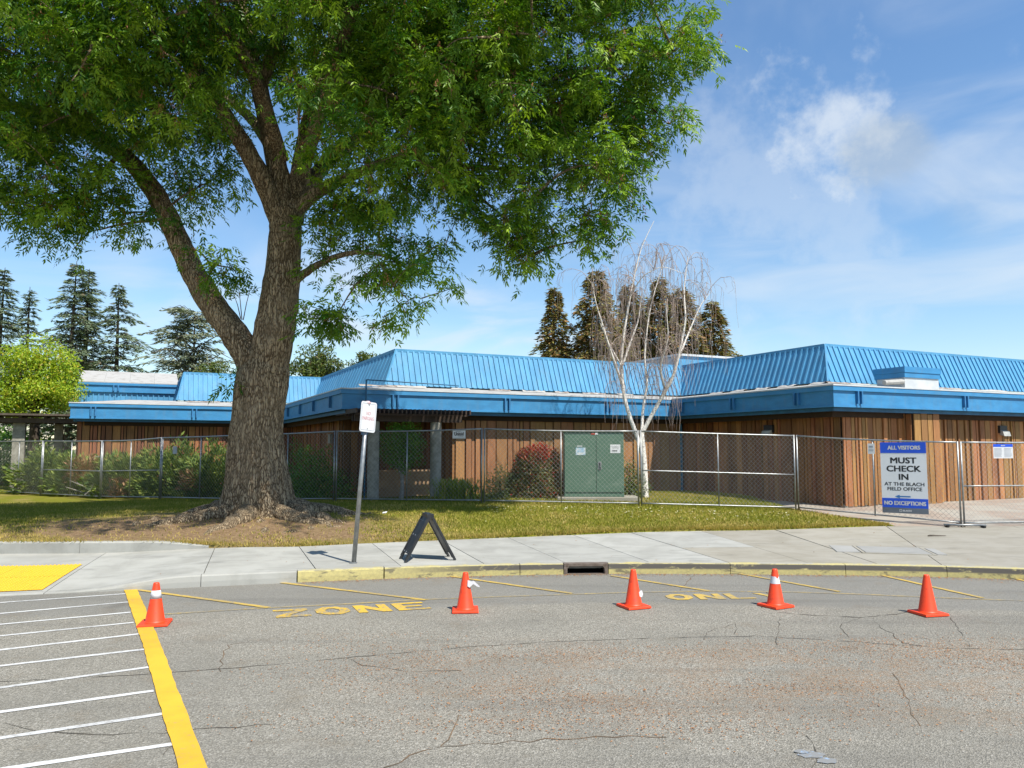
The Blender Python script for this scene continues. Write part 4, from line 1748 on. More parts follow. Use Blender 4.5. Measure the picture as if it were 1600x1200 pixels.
p, hd = on_fence(3, .6, 1.35)
WS = empty('fence_tag', p, hd, 'small grey plate on the fence near the junipers left of the trunk', 'notice')
MB().box(-.09, .09, 0, .004, 0, .22).build('plate', M['text_grey'], WS)

# street sign on a leaning pole
sp0 = road_pt(552, 880, .165)
PS = empty('street_sign', (sp0.x, sp0.y, walk_z(sp0.x, sp0.y)), 0, 'faded white parking sign on a leaning grey steel pole', 'sign')
lean = Vector((.18, .0, 2.42))
MB().tube([(0, 0, -.1), lean * .5, lean], [.036, .034, .033], 12).build('pole', M['galv'], PS, smooth=True)
MB().lathe([(.06, -.02), (.06, .012), (.042, .02)], 14).build('pole_collar', M['galv'], PS)
fc = empty('face', (.187, 0, 0))
fc.parent = PS
face = MB()
w, h, rr = .152, .232, .035
out_l = []
for cx_, cz_, a0 in ((w - rr, h - rr, 0), (-w + rr, h - rr, 90), (-w + rr, -h + rr, 180), (w - rr, -h + rr, 270)):
    for k in range(5):
        a = R(a0 + k * 22.5)
        out_l.append((cx_ + rr * math.cos(a), 0, cz_ + rr * math.sin(a)))
bpy.data.objects.remove(fc)
rot = (0, R(4.8), R(50))
loc = (.163, 0, 2.21)
PL = MB().prism(out_l[::-1], (0, .004, 0)).build('plate', M['white_paint'], PS, loc=(loc[0] + .035, loc[1] - .03, loc[2]), rot=rot)
bo = MB()
for x0, x1, z0, z1 in ((-.128, .128, .200, .206), (-.128, .128, -.206, -.200), (-.134, -.128, -.195, .195), (.128, .134, -.195, .195)):
    bo.box(x0, x1, -.0012, -.0004, z0, z1)
bo.build('border', M['text_grey'], PL)
txt('no', PL, M['pale_red'], 0, -.05, -.0015)
for z in (.18, -.18):
    MB().lathe([(.008, 0), (.008, .006)], 8).build('bolt', M['galv'], PL, loc=(0, 0, z), rot=(math.pi / 2, 0, 0))
MB().lathe([(.045, 0), (.05, .02), (.03, .045)], 10).build('pole_cap', M['pale_red'], PS, loc=(lean.x, 0, lean.z - .01))

# folding sidewalk sign
ca, cb = Vector((-1.23, 11.93)), Vector((-1.41, 12.45))
ctr = (ca + cb) / 2
rz = math.atan2(cb.y - ca.y, cb.x - ca.x)
AF = empty('sandwich_board', (ctr.x, ctr.y, walk_z(ctr.x, ctr.y)), rz - math.pi / 2, 'black plastic folding sandwich board standing empty on the sidewalk', 'sign stand')
AF.scale = (.9, .92, .89)
hw = .25
for s in (-1, 1):
    ang = math.atan2(.385, .71)
    pan = MB()
    # in panel space: y across, z along the leg, x thickness
    pan.box(-.018, .018, -hw, -hw + .07, -.06, .78)
    pan.box(-.018, .018, hw - .07, hw, -.06, .78)
    pan.box(-.017, .017, -hw + .071, hw - .071, .075, .779)
    for y in (-hw, hw - .07):
        pan.box(-.028, -.0185, y + .004, y + .066, .0, .76)
    o = pan.build('panel', M['black_plastic'], AF, loc=(s * .405, 0, .055), rot=(0, -s * ang, 0))
    rv = MB()
    for z in (.70, .42, .10):
        for y in (-.16, 0, .16):
            rv.box(s * .0185 - .002, s * .0185 + .002, y - .012, y + .012, z - .01, z + .012)
    rv.build('rivets', M['text_grey'], o)
MB().box(-.06, .06, -.2, -.05, .735, .80).box(-.06, .06, .05, .2, .735, .80).tube([(0, -.19, .79), (0, .19, .79)], .02, 8).build('hinge', M['black_plastic'], AF)
MB().tube([(-.20, .2, .42), (.20, .2, .42)], .006, 6).build('stay', M['dark_metal'], AF)

# ------------------------------------------------------------------ traffic cones
def cone(x, y, rz, label, band, tilt=(0, 0)):
    E = empty('traffic_cone', (x, y, .006), rz, label, 'traffic cone', 'orange traffic cones along the kerb')
    E.rotation_euler = (tilt[0], tilt[1], rz)
    b = MB()
    w = .155
    b.hexa([(-w, -w, 0), (w, -w, 0), (w, w, 0), (-w, w, 0)], [(-w + .006, -w + .006, .028), (w - .006, -w + .006, .028), (w - .006, w - .006, .028), (-w + .006, w - .006, .028)])
    b.build('base', M['cone'], E, bevel=.006)
    MB().lathe([(.118, .026), (.105, .034), (.098, .045), (.032, .428), (.028, .44), (.022, .442)], 28).build('body', M['cone'], E, smooth=True)
    def r(z):
        return .098 + (z - .045) / (.428 - .045) * (.032 - .098)
    if band == 'full':
        MB().lathe([(r(.275) + .0015, .275), (r(.36) + .0015, .36)], 28).build('band', M['reflective'], E, smooth=True)
    elif band == 'jagged':
        V, Fq = [], []
        n = 36
        for k in range(n):
            a = 2 * math.pi * k / n
            t = .358 - (.022 if k in (25, 26, 27) else random.uniform(0, .006))
            for z in (.272, t):
                V.append(((r(z) + .0015) * math.cos(a), (r(z) + .0015) * math.sin(a), z))
        for k in range(n):
            j = (k + 1) % n
            Fq.append((2 * k, 2 * j, 2 * j + 1, 2 * k + 1))
        obj('band', fast_mesh('band', V, Fq, M['reflective'], smooth=True), E)
    elif band == 'flap':
        # half-peeled band standing off to the right
        c = MB()
        pts = [(.028, -.062, .29), (.052, -.055, .275), (.095, -.045, .315), (.135, -.035, .285), (.165, -.03, .275)]
        tops = [(.030, -.052, .36), (.070, -.05, .345), (.10, -.044, .35), (.14, -.035, .312), (.17, -.028, .285)]
        for i in range(4):
            c.poly([pts[i], pts[i + 1], tops[i + 1], tops[i]])
        o = c.build('peeled_band', M['reflective'], E, rot=(0, 0, -rz))
        so_ = o.modifiers.new('thick', 'SOLIDIFY')
        so_.thickness = .002
    elif band == 'scrap':
        c = MB()
        P_ = [(.062, -.05, .13), (.098, -.03, .12), (.112, -.02, .155)]
        Q_ = [(.055, -.045, .175), (.085, -.035, .20), (.10, -.02, .195)]
        for i in range(2):
            c.poly([P_[i], P_[i + 1], Q_[i + 1], Q_[i]])
        o = c.build('band_scrap', M['reflective'], E, rot=(0, 0, -rz))
        so_ = o.modifiers.new('thick', 'SOLIDIFY')
        so_.thickness = .003
    return E


c = road_pt(242, 976)
cone(c.x, c.y, R(14), 'traffic cone with white band standing on the thick yellow line', 'full')
c = road_pt(727, 955)
cone(c.x, c.y, R(4), 'traffic cone with half peeled white band flapping off its side', 'flap')
c = road_pt(990, 949)
cone(c.x, c.y, R(22), 'traffic cone without band and a white scrap stuck low on its right', 'scrap')
c = road_pt(1212, 948)
cone(c.x, c.y, R(28), 'traffic cone with ragged white band by the painted word only', 'jagged')
c = road_pt(1450, 960)
cone(c.x, c.y, R(12), 'plain orange traffic cone without any band, farthest right', 'none')

# ------------------------------------------------------------------ utility cabinet
cz = lawn_z(2.1, 20.3)
UC = empty('utility_cabinet', (2.12, 19.95, cz), R(-1.5), 'tall dull green steel utility cabinet with two doors behind the fence', 'utility cabinet')
MB().box(-.95, 1.15, -.18, 1.1, -.1, .075).build('concrete_pad', M['concrete_old'], UC, bevel=.015)
MB().box(-.77, .77, 0, .9, .076, 1.74).build('body', M['cab_green'], UC, bevel=.01)
for x0, x1 in ((-.755, .05), (.062, .755)):
    d_ = MB().box(x0, x1, -.022, -.001, .20, 1.66).build('door', M['cab_green'], UC, bevel=.004)
    if x0 > 0:
        MB().box(.10, .19, -.034, -.0225, .78, .98).build('handle_plate', M['galv'], d_, bevel=.004)
        MB().tube([(.145, -.05, .95), (.145, -.055, .86), (.16, -.05, .80)], .013, 6).build('handle', M['dark_metal'], d_)
        MB().box(.42, .68, -.026, -.0225, 1.20, 1.42).build('label_sheet', M['white_paint'], d_)
        MB().box(.47, .60, -.029, -.0262, 1.245, 1.27).box(.46, .64, -.029, -.0262, 1.36, 1.366).box(.46, .64, -.029, -.0262, 1.33, 1.336).build('print', M['sign_black'], d_)
    else:
        MB().box(-.47, -.22, -.026, -.0225, 1.15, 1.34).build('picture_label', M['picture'], d_)
        MB().box(-.44, -.30, -.026, -.0225, 1.37, 1.39).build('small_label', M['white_paint'], d_)
MB().box(-.79, .79, -.03, .92, 1.741, 1.775).build('lid', M['cab_green'], UC, bevel=.006)
MB().box(-.07, .03, -.024, -.0015, 1.675, 1.715).build('warning_label', M['red_label'], UC)
MB().box(.035, .10, -.024, -.0015, 1.675, 1.72).build('white_label', M['white_paint'], UC)

# ------------------------------------------------------------------ vegetation
def shrub(name, x, y, rx, ry, h, n, L, W, mat, label, cat='shrub', z=None, group=None, style='round', brownf=None, stems=True, seed=0, trunk=0.0):
    global rng
    rs = np.random.default_rng(100 + seed)
    z = gz(x, y) if z is None else z
    E = empty(name, (x, y, z), 0, label, cat, group)
    d = unit(rs.normal(size=(n, 3)))
    d[:, 2] = np.abs(d[:, 2]) if style != 'ball' else d[:, 2]
    lump = 1 + .16 * np.sin(d[:, 0] * 7 + seed) * np.cos(d[:, 1] * 6 + seed * 2) + .12 * np.sin(d[:, 2] * 9 + d[:, 0] * 5 + seed)
    rad = rs.random(n) ** (.22 if style == 'hedge' else .38) * (1 + (lump - 1) * (.45 if style == 'hedge' else 1))
    if style == 'ball':
        P = d * rad[:, None] * np.array([rx, ry, (h - trunk) / 2]) + np.array([0, 0, trunk + (h - trunk) / 2])
    else:
        P = d * rad[:, None] * np.array([rx, ry, h])
        P[:, 2] = np.maximum(P[:, 2], .03)
    if style == 'juniper':
        D = unit(d * np.array([1, 1, .35]) + rs.normal(size=(n, 3)) * .35 + np.array([0, 0, .25]))
        N = unit(rs.normal(size=(n, 3)) * .5 + np.array([0, 0, 1]))
    else:
        D = unit(rs.normal(size=(n, 3)) + d * .7)
        N = unit(rs.normal(size=(n, 3)) * .7 + d * .8 + np.array([0, 0, .5]))
    V, Fq = leaf_quads(P, D, N, L * rs.uniform(.7, 1.3, n), W * rs.uniform(.7, 1.3, n), .1)
    c1 = rs.random(n) ** 1.2
    br = np.zeros(n)
    if brownf:
        br = brownf(P, rs)
    C = np.repeat(np.column_stack([c1, br, rs.random(n), np.ones(n)]), 4, axis=0)
    o = obj('foliage', fast_mesh('foliage', V, Fq, mat, C), E)
    if stems:
        T = Tubes()
        if trunk:
            T.add([(0, 0, -.1), (.02, .01, trunk * .5), (0, 0, trunk + .15)], [.075, .05, .045], 8)
        m_ = 14
        for k in range(m_):
            q = P[rs.integers(0, n)] * .85
            b0 = np.array([0, 0, trunk])
            mid_ = b0 * .5 + q * .5 + np.array([0, 0, .08])
            T.add([b0 + np.array([rs.normal() * .05, rs.normal() * .05, -.03]), mid_, q], [.022, .014, .006], 5)
        obj('stems', T.mesh('stems', M['trunk_pale'] if trunk else M['trunk_dark']), E)
    return E


def brown_patch(cx_, cz_, r_):
    def f(P, rs):
        return ((np.abs(P[:, 0] - cx_) < r_) & (np.abs(P[:, 2] - cz_) < r_) & (rs.random(len(P)) < .8)).astype(float) * .9
    return f


def jun(px_, d, rx, h, label, seed, bf=None, n=5200):
    p = px(px_, 700, d)
    shrub('juniper_shrub', p.x, p.y, rx, .9, h, n, .19, .055, M['leaf_juniper'], label, 'shrub', group='junipers behind the left fence', style='juniper', seed=seed, brownf=bf)


jun(78, 27.3, 1.3, 1.55, 'feathery green juniper leftmost, beside the concrete walkway post', 1)
jun(135, 26.3, 1.25, 1.35, 'juniper with a withered brown patch in front of the left wall', 2, brown_patch(.2, .9, .45))
jun(196, 25.4, 1.15, 1.45, 'juniper behind the fence with bare grey wood showing at its foot', 3, brown_patch(.3, .2, .4))
jun(268, 24.7, 1.2, 1.65, 'tallest juniper, reaching up the wall left of the big trunk', 4)
jun(335, 24.0, 1.15, 1.45, 'juniper half hidden by the left side of the big trunk', 5, brown_patch(-.6, .5, .3))
# pale broken branches at the junipers' feet
p = px(205, 745, 24.9)
DW = empty('dead_branches', (p.x, p.y, gz(p.x, p.y)), 0, 'bare pale dead branches lying before the left junipers', 'branches')
T = Tubes()
for k in range(16):
    a = rng.uniform(-1.6, 1.6)
    q = np.array([a, rng.uniform(-.3, .3), rng.uniform(.05, .2)])
    e = q + np.array([rng.uniform(-.7, .7), rng.uniform(-.3, .1), rng.uniform(.05, .45)])
    T.add([q, (q + e) / 2 + rng.normal(size=3) * .05, e], [.022, .016, .006], 5)
obj('branch_tangle', T.mesh('branch_tangle', M['trunk_pale']), DW)

p = px(488, 740, 21.9)
shrub('broadleaf_shrub', p.x, p.y, 1.15, .9, 1.55, 5200, .085, .04, M['leaf_bush'], 'wide green bush behind the fence just right of the big trunk', seed=8, brownf=lambda P, rs: ((P[:, 0] > .3) & (rs.random(len(P)) < .08)).astype(float))
p = px(628, 700, 20.75)
shrub('small_tree', p.x, p.y, .62, .5, 2.15, 4200, .075, .034, M['leaf_bush'], 'small clipped tree on a pale stem between the trellis columns', 'tree', style='ball', trunk=.72, seed=9)
p = px(838, 740, 20.5)
def photi(P, rs):
    t = np.clip((P[:, 2] - .85) / .5, 0, 1) * .95 + .12
    return np.where(rs.random(len(P)) < t, rs.uniform(.6, 1, len(P)), 0) * (rs.random(len(P)) < .95)
shrub('photinia_hedge', p.x, p.y, .80, .6, 1.42, 9500, .08, .036, M['leaf_photinia'], 'clipped round hedge with red tips left of the green cabinet', seed=10, brownf=photi, style='hedge')
p = px(782, 750, 20.3)
shrub('variegated_shrub', p.x, p.y, .48, .4, .82, 2200, .055, .03, M['leaf_pale'], 'low pale green speckled shrub left of the red-tipped hedge', seed=12)
p = px(985, 740, 21.0)
shrub('broadleaf_shrub', p.x, p.y, .5, .45, 1.0, 2000, .065, .032, M['leaf_oak'], 'small green bush between the green cabinet and the birch', seed=13)
p = px(30, 720, 33)
shrub('hedge', p.x - 1.0, p.y, 4.5, 1.2, 2.6, 5000, .2, .1, M['leaf_bush'], 'dark hedge under the walkway roof at far left', 'hedge', seed=14)

# strap-leaved clump
p = px(716, 760, 20.0)
ez = gz(p.x, p.y)
AG = empty('strap_leaf_plant', (p.x, p.y, ez), 0, 'yellow green clump of arching strap leaves by the right trellis column', 'plant')
V, Fq, C = [], [], []
for k in range(330):
    b0 = np.array([rng.normal() * .28, rng.normal() * .12, 0])
    a = rng.uniform(0, 2 * math.pi)
    r_ = rng.uniform(.12, .42)
    h_ = rng.uniform(.28, .58)
    dirv = np.array([math.cos(a), math.sin(a), 0])
    side = np.array([-math.sin(a), math.cos(a), 0]) * .011
    pts = [b0, b0 + dirv * r_ * .3 + [0, 0, h_ * .7], b0 + dirv * r_ * .7 + [0, 0, h_], b0 + dirv * r_ * 1.15 + [0, 0, h_ * .72]]
    col = [rng.random(), float(rng.random() < .12) * .8, 0, 1]
    n0 = len(V)
    for i, q in enumerate(pts):
        w_ = (1, 1, .8, .15)[i]
        V += [q + side * w_, q - side * w_]
        C += [col, col]
    for i in range(3):
        Fq.append((n0 + 2 * i, n0 + 2 * i + 1, n0 + 2 * i + 3, n0 + 2 * i + 2))
obj('leaves', fast_mesh('leaves', V, Fq, M['leaf_strap'], C), AG)

# ---- conifers and trees behind the building
def conifer(name, px_, py_top, d, Rb, mat, label, seed, style='cedar', z0=.35, group=None, zstart=.12):
    rs = np.random.default_rng(500 + seed)
    tp = px(px_, py_top, d)
    h = tp.z - z0
    E = empty(name, (tp.x, tp.y, z0), 0, label, 'tree', group)
    T = Tubes()
    wob = rs.normal(size=2) * .15
    T.add([(0, 0, -.2), (wob[0], wob[1], h * .5), (0, 0, h)], [h * .02, h * .012, .02], 7)
    Ps, Ds, Ns, Ls, Ws = [], [], [], [], []
    z = h * zstart
    while z < h * .985:
        f = (z - h * zstart) / (h - h * zstart)
        prof = (1 - f) ** (.80 if style == 'cedar' else .72)
        if style == 'spread':
            prof = math.sqrt(max(0, 1 - (f * .98) ** 2.0)) * .95 + .05
        nb = rs.integers(4, 8) if style != 'redwood' else rs.integers(7, 11)
        for k in range(nb):
            a = rs.uniform(0, 2 * math.pi)
            ln = Rb * prof * rs.uniform(.35, 1.2) * (1 + .22 * math.sin(a * 2 + z * 1.7 + seed) + .15 * math.sin(z * 3.1 + seed * 2)) + .12
            if style == 'cedar' and rs.random() < .06:
                ln *= 1.35
            dirv = np.array([math.cos(a), math.sin(a), 0])
            if style == 'redwood':
                rise, droop = .10, -.38
            elif style == 'spread':
                rise, droop = .35, .12
            else:
                rise, droop = .14, -.16
            b0 = np.array([wob[0] * (1 - abs(2 * z / h - 1)), wob[1] * (1 - abs(2 * z / h - 1)), z])
            m1 = b0 + dirv * ln * .5 + np.array([0, 0, ln * rise])
            e_ = b0 + dirv * ln + np.array([0, 0, ln * droop])
            if style != 'redwood' or rs.random() < .4:
                T.add([b0, m1, e_], [.012 + ln * .012, .008 + ln * .006, .004], 4)
            nt = int((36 if style == 'cedar' else 44 if style == 'spread' else 36) * ln + 5)
            t = rs.uniform(.12 if style != 'redwood' else .3, 1.03, nt)[:, None]
            q = (1 - t) ** 2 * b0 + 2 * t * (1 - t) * m1 + t ** 2 * e_
            sidev = np.array([-dirv[1], dirv[0], 0])
            spread = ln * .22 * (1.1 - t)
            q = q + sidev * rs.normal(size=(nt, 1)) * (spread + .05) + np.array([0, 0, 1]) * rs.normal(size=(nt, 1)) * (.05 if style != 'redwood' else .14)
            Ps.append(q)
            Ds.append(dirv * .9 + sidev * rs.normal(size=(nt, 1)) * .8 + np.array([0, 0, -.25]) + rs.normal(size=(nt, 3)) * .2)
            Ns.append(rs.normal(size=(nt, 3)) * .45 + np.array([0, 0, 1]))
            Ls.append(rs.uniform(.22, .5, nt) * (1 if style != 'redwood' else .85))
            Ws.append(rs.uniform(.07, .15, nt) * (.85 if style != 'redwood' else 1.15))
        z += (.26 + .30 * (1 - f)) if style == 'cedar' else (.30 if style == 'spread' else .26)
    P, D, N, L, W = map(np.concatenate, (Ps, Ds, Ns, Ls, Ws))
    V, Fq = leaf_quads(P, D, N, L, W, .08)
    n = len(P)
    br = (rs.random(n) < (.28 if style == 'redwood' else .06)).astype(float) * .9
    C = np.repeat(np.column_stack([rs.random(n), br, rs.random(n), np.ones(n)]), 4, axis=0)
    obj('crown', fast_mesh('crown', V, Fq, mat, C), E)
    obj('trunk', T.mesh('trunk', M['trunk_dark']), E)
    return E


GC = 'cedars beyond the left wing'
conifer('cedar_tree', 8, 418, 60, 3.4, M['leaf_cedar'], 'dark cedar cut by the left edge of the picture', 1, group=GC)
conifer('cedar_tree', 47, 448, 64, 2.6, M['leaf_cedar'], 'thin shorter cedar second from the left edge', 2, group=GC)
conifer('cedar_tree', 120, 408, 58, 4.2, M['leaf_cedar'], 'tallest dark cedar above the yellow green tree', 3, group=GC)
conifer('cedar_tree', 140, 420, 60, 3.0, M['leaf_cedar'], 'cedar standing close against the right of the tallest cedar', 4, group=GC)
conifer('cedar_tree', 186, 442, 59, 4.0, M['leaf_cedar'], 'cedar with long level boughs right of the tallest cedar', 5, group=GC)
conifer('blue_cedar_tree', 305, 488, 54, 4.0, M['leaf_blue_cedar'], 'broad grey green spreading cedar just left of the big trunk', 6, 'spread')
GR = 'rusty conifers behind the bare birch'
conifer('redwood_tree', 866, 448, 50, 2.3, M['leaf_redwood'], 'thin airy conifer standing apart left of the rusty conifers', 11, 'redwood', group=GR)
conifer('redwood_tree', 932, 420, 50, 3.9, M['leaf_redwood'], 'tallest rusty brown conifer left of the birch crown', 12, 'redwood', group=GR)
conifer('redwood_tree', 982, 445, 53, 3.4, M['leaf_redwood'], 'rusty conifer straight behind the birch stems', 13, 'redwood', group=GR)
conifer('redwood_tree', 1030, 430, 51, 3.7, M['leaf_redwood'], 'pointed rusty conifer right of the birch stems', 14, 'redwood', group=GR)
conifer('redwood_tree', 1066, 448, 50, 3.4, M['leaf_redwood'], 'greener conifer second from the right of the rusty group', 15, 'redwood', group=GR)
conifer('redwood_tree', 1112, 468, 50, 2.7, M['leaf_redwood'], 'rightmost dark conifer of the rusty group', 16, 'redwood', group=GR)


def broadleaf(name, px_, py_top, d, Rx, H, n, L, W, mat, label, seed, z0=.35, nlobe=22):
    rs = np.random.default_rng(900 + seed)
    tp = px(px_, py_top, d)
    top_ = tp.z - z0
    E = empty(name, (tp.x, tp.y, z0), 0, label, 'tree')
    T = Tubes()
    T.add([(0, 0, -.2), (.05, 0, top_ - H * .9), (0, 0, top_ - H * .35)], [Rx * .09 + .05, Rx * .07 + .03, .04], 8)
    Ps = []
    for k in range(nlobe):
        dv = unit(rs.normal(size=3))
        c = dv * rs.random() ** .5 * np.array([Rx * .72, Rx * .72, H * .40]) + np.array([0, 0, top_ - H * .5])
        r_ = Rx * rs.uniform(.22, .42)
        m = n // nlobe
        u = unit(rs.normal(size=(m, 3)))
        Ps.append(c + u * (rs.random((m, 1)) ** .35) * r_ * np.array([1, 1, .75]))
        T.add([(0, 0, top_ - H * .8), c * .5 + np.array([0, 0, (top_ - H * .7) * .5]), c], [Rx * .035, Rx * .02, .01], 5)
    P = np.concatenate(Ps)
    P[:, 2] = np.minimum(P[:, 2], top_)
    n = len(P)
    D = unit(rs.normal(size=(n, 3)) + np.array([0, 0, -.3]))
    N = unit(rs.normal(size=(n, 3)) * .7 + np.array([.2, -.3, .8]))
    V, Fq = leaf_quads(P, D, N, L * rs.uniform(.7, 1.3, n), W * rs.uniform(.7, 1.3, n), .1)
    C = np.repeat(np.column_stack([rs.random(n), (rs.random(n) < .1) * .8, rs.random(n), np.ones(n)]), 4, axis=0)
    obj('crown', fast_mesh('crown', V, Fq, mat, C), E)
    obj('trunk', T.mesh('trunk', M['trunk_dark']), E)
    return E


broadleaf('lime_tree', 60, 524, 31.2, 2.15, 3.9, 15000, .12, .07, M['leaf_lime'], 'bright yellow green tree behind the walkway at far left', 1, nlobe=34)
broadleaf('oak_tree', 492, 541, 46, 2.3, 3.4, 8000, .16, .09, M['leaf_oak'], 'dark green rounded tree right of the big trunk behind the roof', 2)
broadleaf('oak_tree', 574, 545, 48, 1.9, 3.0, 6000, .16, .09, M['leaf_oak'], 'smaller olive green tree above the blue roof slope', 3)
broadleaf('oak_tree', 345, 560, 48, 2.6, 3.0, 6000, .16, .09, M['leaf_oak'], 'dark tree low behind the left roof beside the big trunk', 4)

# ---- weeping birch
def birch():
    rs = np.random.default_rng(77)
    b0 = px(1008, 772, 20.9)
    z0 = gz(b0.x, b0.y)
    b0.z = z0
    E = empty('weeping_birch', b0, 0, 'bare white-barked weeping birch with hanging twigs behind the fence', 'tree')
    def Q(x, y, dd=0):
        return np.array(px(x, y, 20.9 + dd) - b0)
    T = Tubes()
    stems = []
    def stem(pts, rads):
        P = np.array(pts)
        k = len(P)
        tt = np.linspace(0, k - 1, k * 4)
        Pi = np.column_stack([np.interp(tt, range(k), P[:, j]) for j in range(3)])
        for _ in range(2):
            Pi[1:-1] = (Pi[:-2] + 2 * Pi[1:-1] + Pi[2:]) / 4
        ri = np.interp(tt, range(k), rads) * .74
        T.add(Pi, ri, 8)
        stems.append((Pi, ri))
    stem([np.array([0, 0, -.1]), Q(1007, 730), Q(1004, 690), Q(1002, 672)], [.14, .105, .09, .085])
    stem([Q(1005, 715), Q(995, 680), Q(985, 655), Q(975, 620), Q(970, 570, .1), Q(975, 520, .1), Q(985, 460, .1), Q(1000, 390, .1), Q(1022, 345, .1)], [.085, .08, .075, .065, .055, .045, .03, .018, .009])
    stem([Q(1002, 680), Q(1012, 660), Q(1030, 628), Q(1052, 590, -.2), Q(1062, 550, -.3), Q(1072, 500, -.3), Q(1068, 455, -.2), Q(1075, 400, -.2)], [.08, .075, .068, .055, .045, .032, .02, .008])
    stem([Q(1003, 678), Q(1004, 640, .3), Q(1012, 600, .5), Q(1006, 560, .6), Q(1015, 480, .7), Q(1040, 400, .7)], [.06, .05, .042, .034, .022, .008])
    stem([Q(972, 600), Q(958, 560, -.3), Q(945, 520, -.5), Q(930, 470, -.6), Q(925, 440, -.6)], [.05, .04, .03, .018, .008])
    stem([Q(973, 570), Q(985, 535, .4), Q(998, 500, .6), Q(1005, 440, .6)], [.045, .035, .025, .008])
    stem([Q(1060, 560), Q(1078, 515, .3), Q(1095, 475, .4), Q(1112, 455, .4)], [.04, .03, .018, .006])
    stem([Q(1040, 610), Q(1030, 575, -.5), Q(1045, 530, -.8), Q(1040, 470, -.9)], [.04, .03, .02, .007])
    stem([Q(970, 570), Q(950, 535, .3), Q(938, 505, .4)], [.035, .022, .008])
    stem([Q(985, 460), Q(1005, 430, -.4), Q(1035, 415, -.6), Q(1075, 430, -.6)], [.022, .016, .011, .005])
    obj('trunk', T.mesh('trunk', M['bark_birch']), E)
    W = Tubes()
    src = []
    for Pi, ri in stems[1:]:
        for p_, r_ in zip(Pi, ri):
            if p_[2] > 2.6:
                src.append(p_)
    src = np.array(src)
    tips = []
    for k in range(115):
        p_ = src[rs.integers(0, len(src))]
        a = rs.uniform(0, 2 * math.pi)
        rise = rs.uniform(.3, 1.0)
        out_d = rs.uniform(.25, .85)
        dirv = np.array([math.cos(a), math.sin(a) * .8, 0])
        e_ = p_ + dirv * out_d + np.array([0, 0, rise * .8])
        e_[2] = min(e_[2], 8.1 - z0)
        m1 = p_ + dirv * out_d * .4 + np.array([0, 0, rise])
        pts = []
        for t in np.linspace(0, 1, 7):
            pts.append((1 - t) ** 2 * p_ + 2 * t * (1 - t) * m1 + t * t * e_ + rs.normal(size=3) * .015)
        W.add(pts, np.linspace(.009, .004, 7), 4)
        tips.append((np.array(pts), dirv))
    for pts, dirv in tips:
        for k in range(5):
            q = pts[rs.integers(2, 7)]
            ln = rs.uniform(.4, 1.7)
            dv = unit(dirv + rs.normal(size=3) * .5) * np.array([1, 1, 0])
            tw = []
            for t in np.linspace(0, 1, 6):
                tw.append(q + dv * .28 * math.sin(min(1, t * 1.6) * 1.57) + np.array([0, 0, .10 * math.sin(t * 3.1 * .6) - ln * t ** 1.6]) + rs.normal(size=3) * .018)
            W.add(tw, np.linspace(.0045, .0028, 6), 3)
            if rs.random() < .6:
                q2 = tw[2]
                tw2 = [q2 + rs.normal(size=3) * .012 + np.array([rs.normal() * .08 * t, rs.normal() * .06 * t, -ln * .6 * t]) for t in np.linspace(0, 1, 4)]
                W.add(tw2, np.linspace(.0038, .0026, 4), 3)
    o = obj('crown', W.mesh('crown', M['twig_birch']), E)
    o['label'] = 'leafless crown of thin drooping pale twigs'


birch()

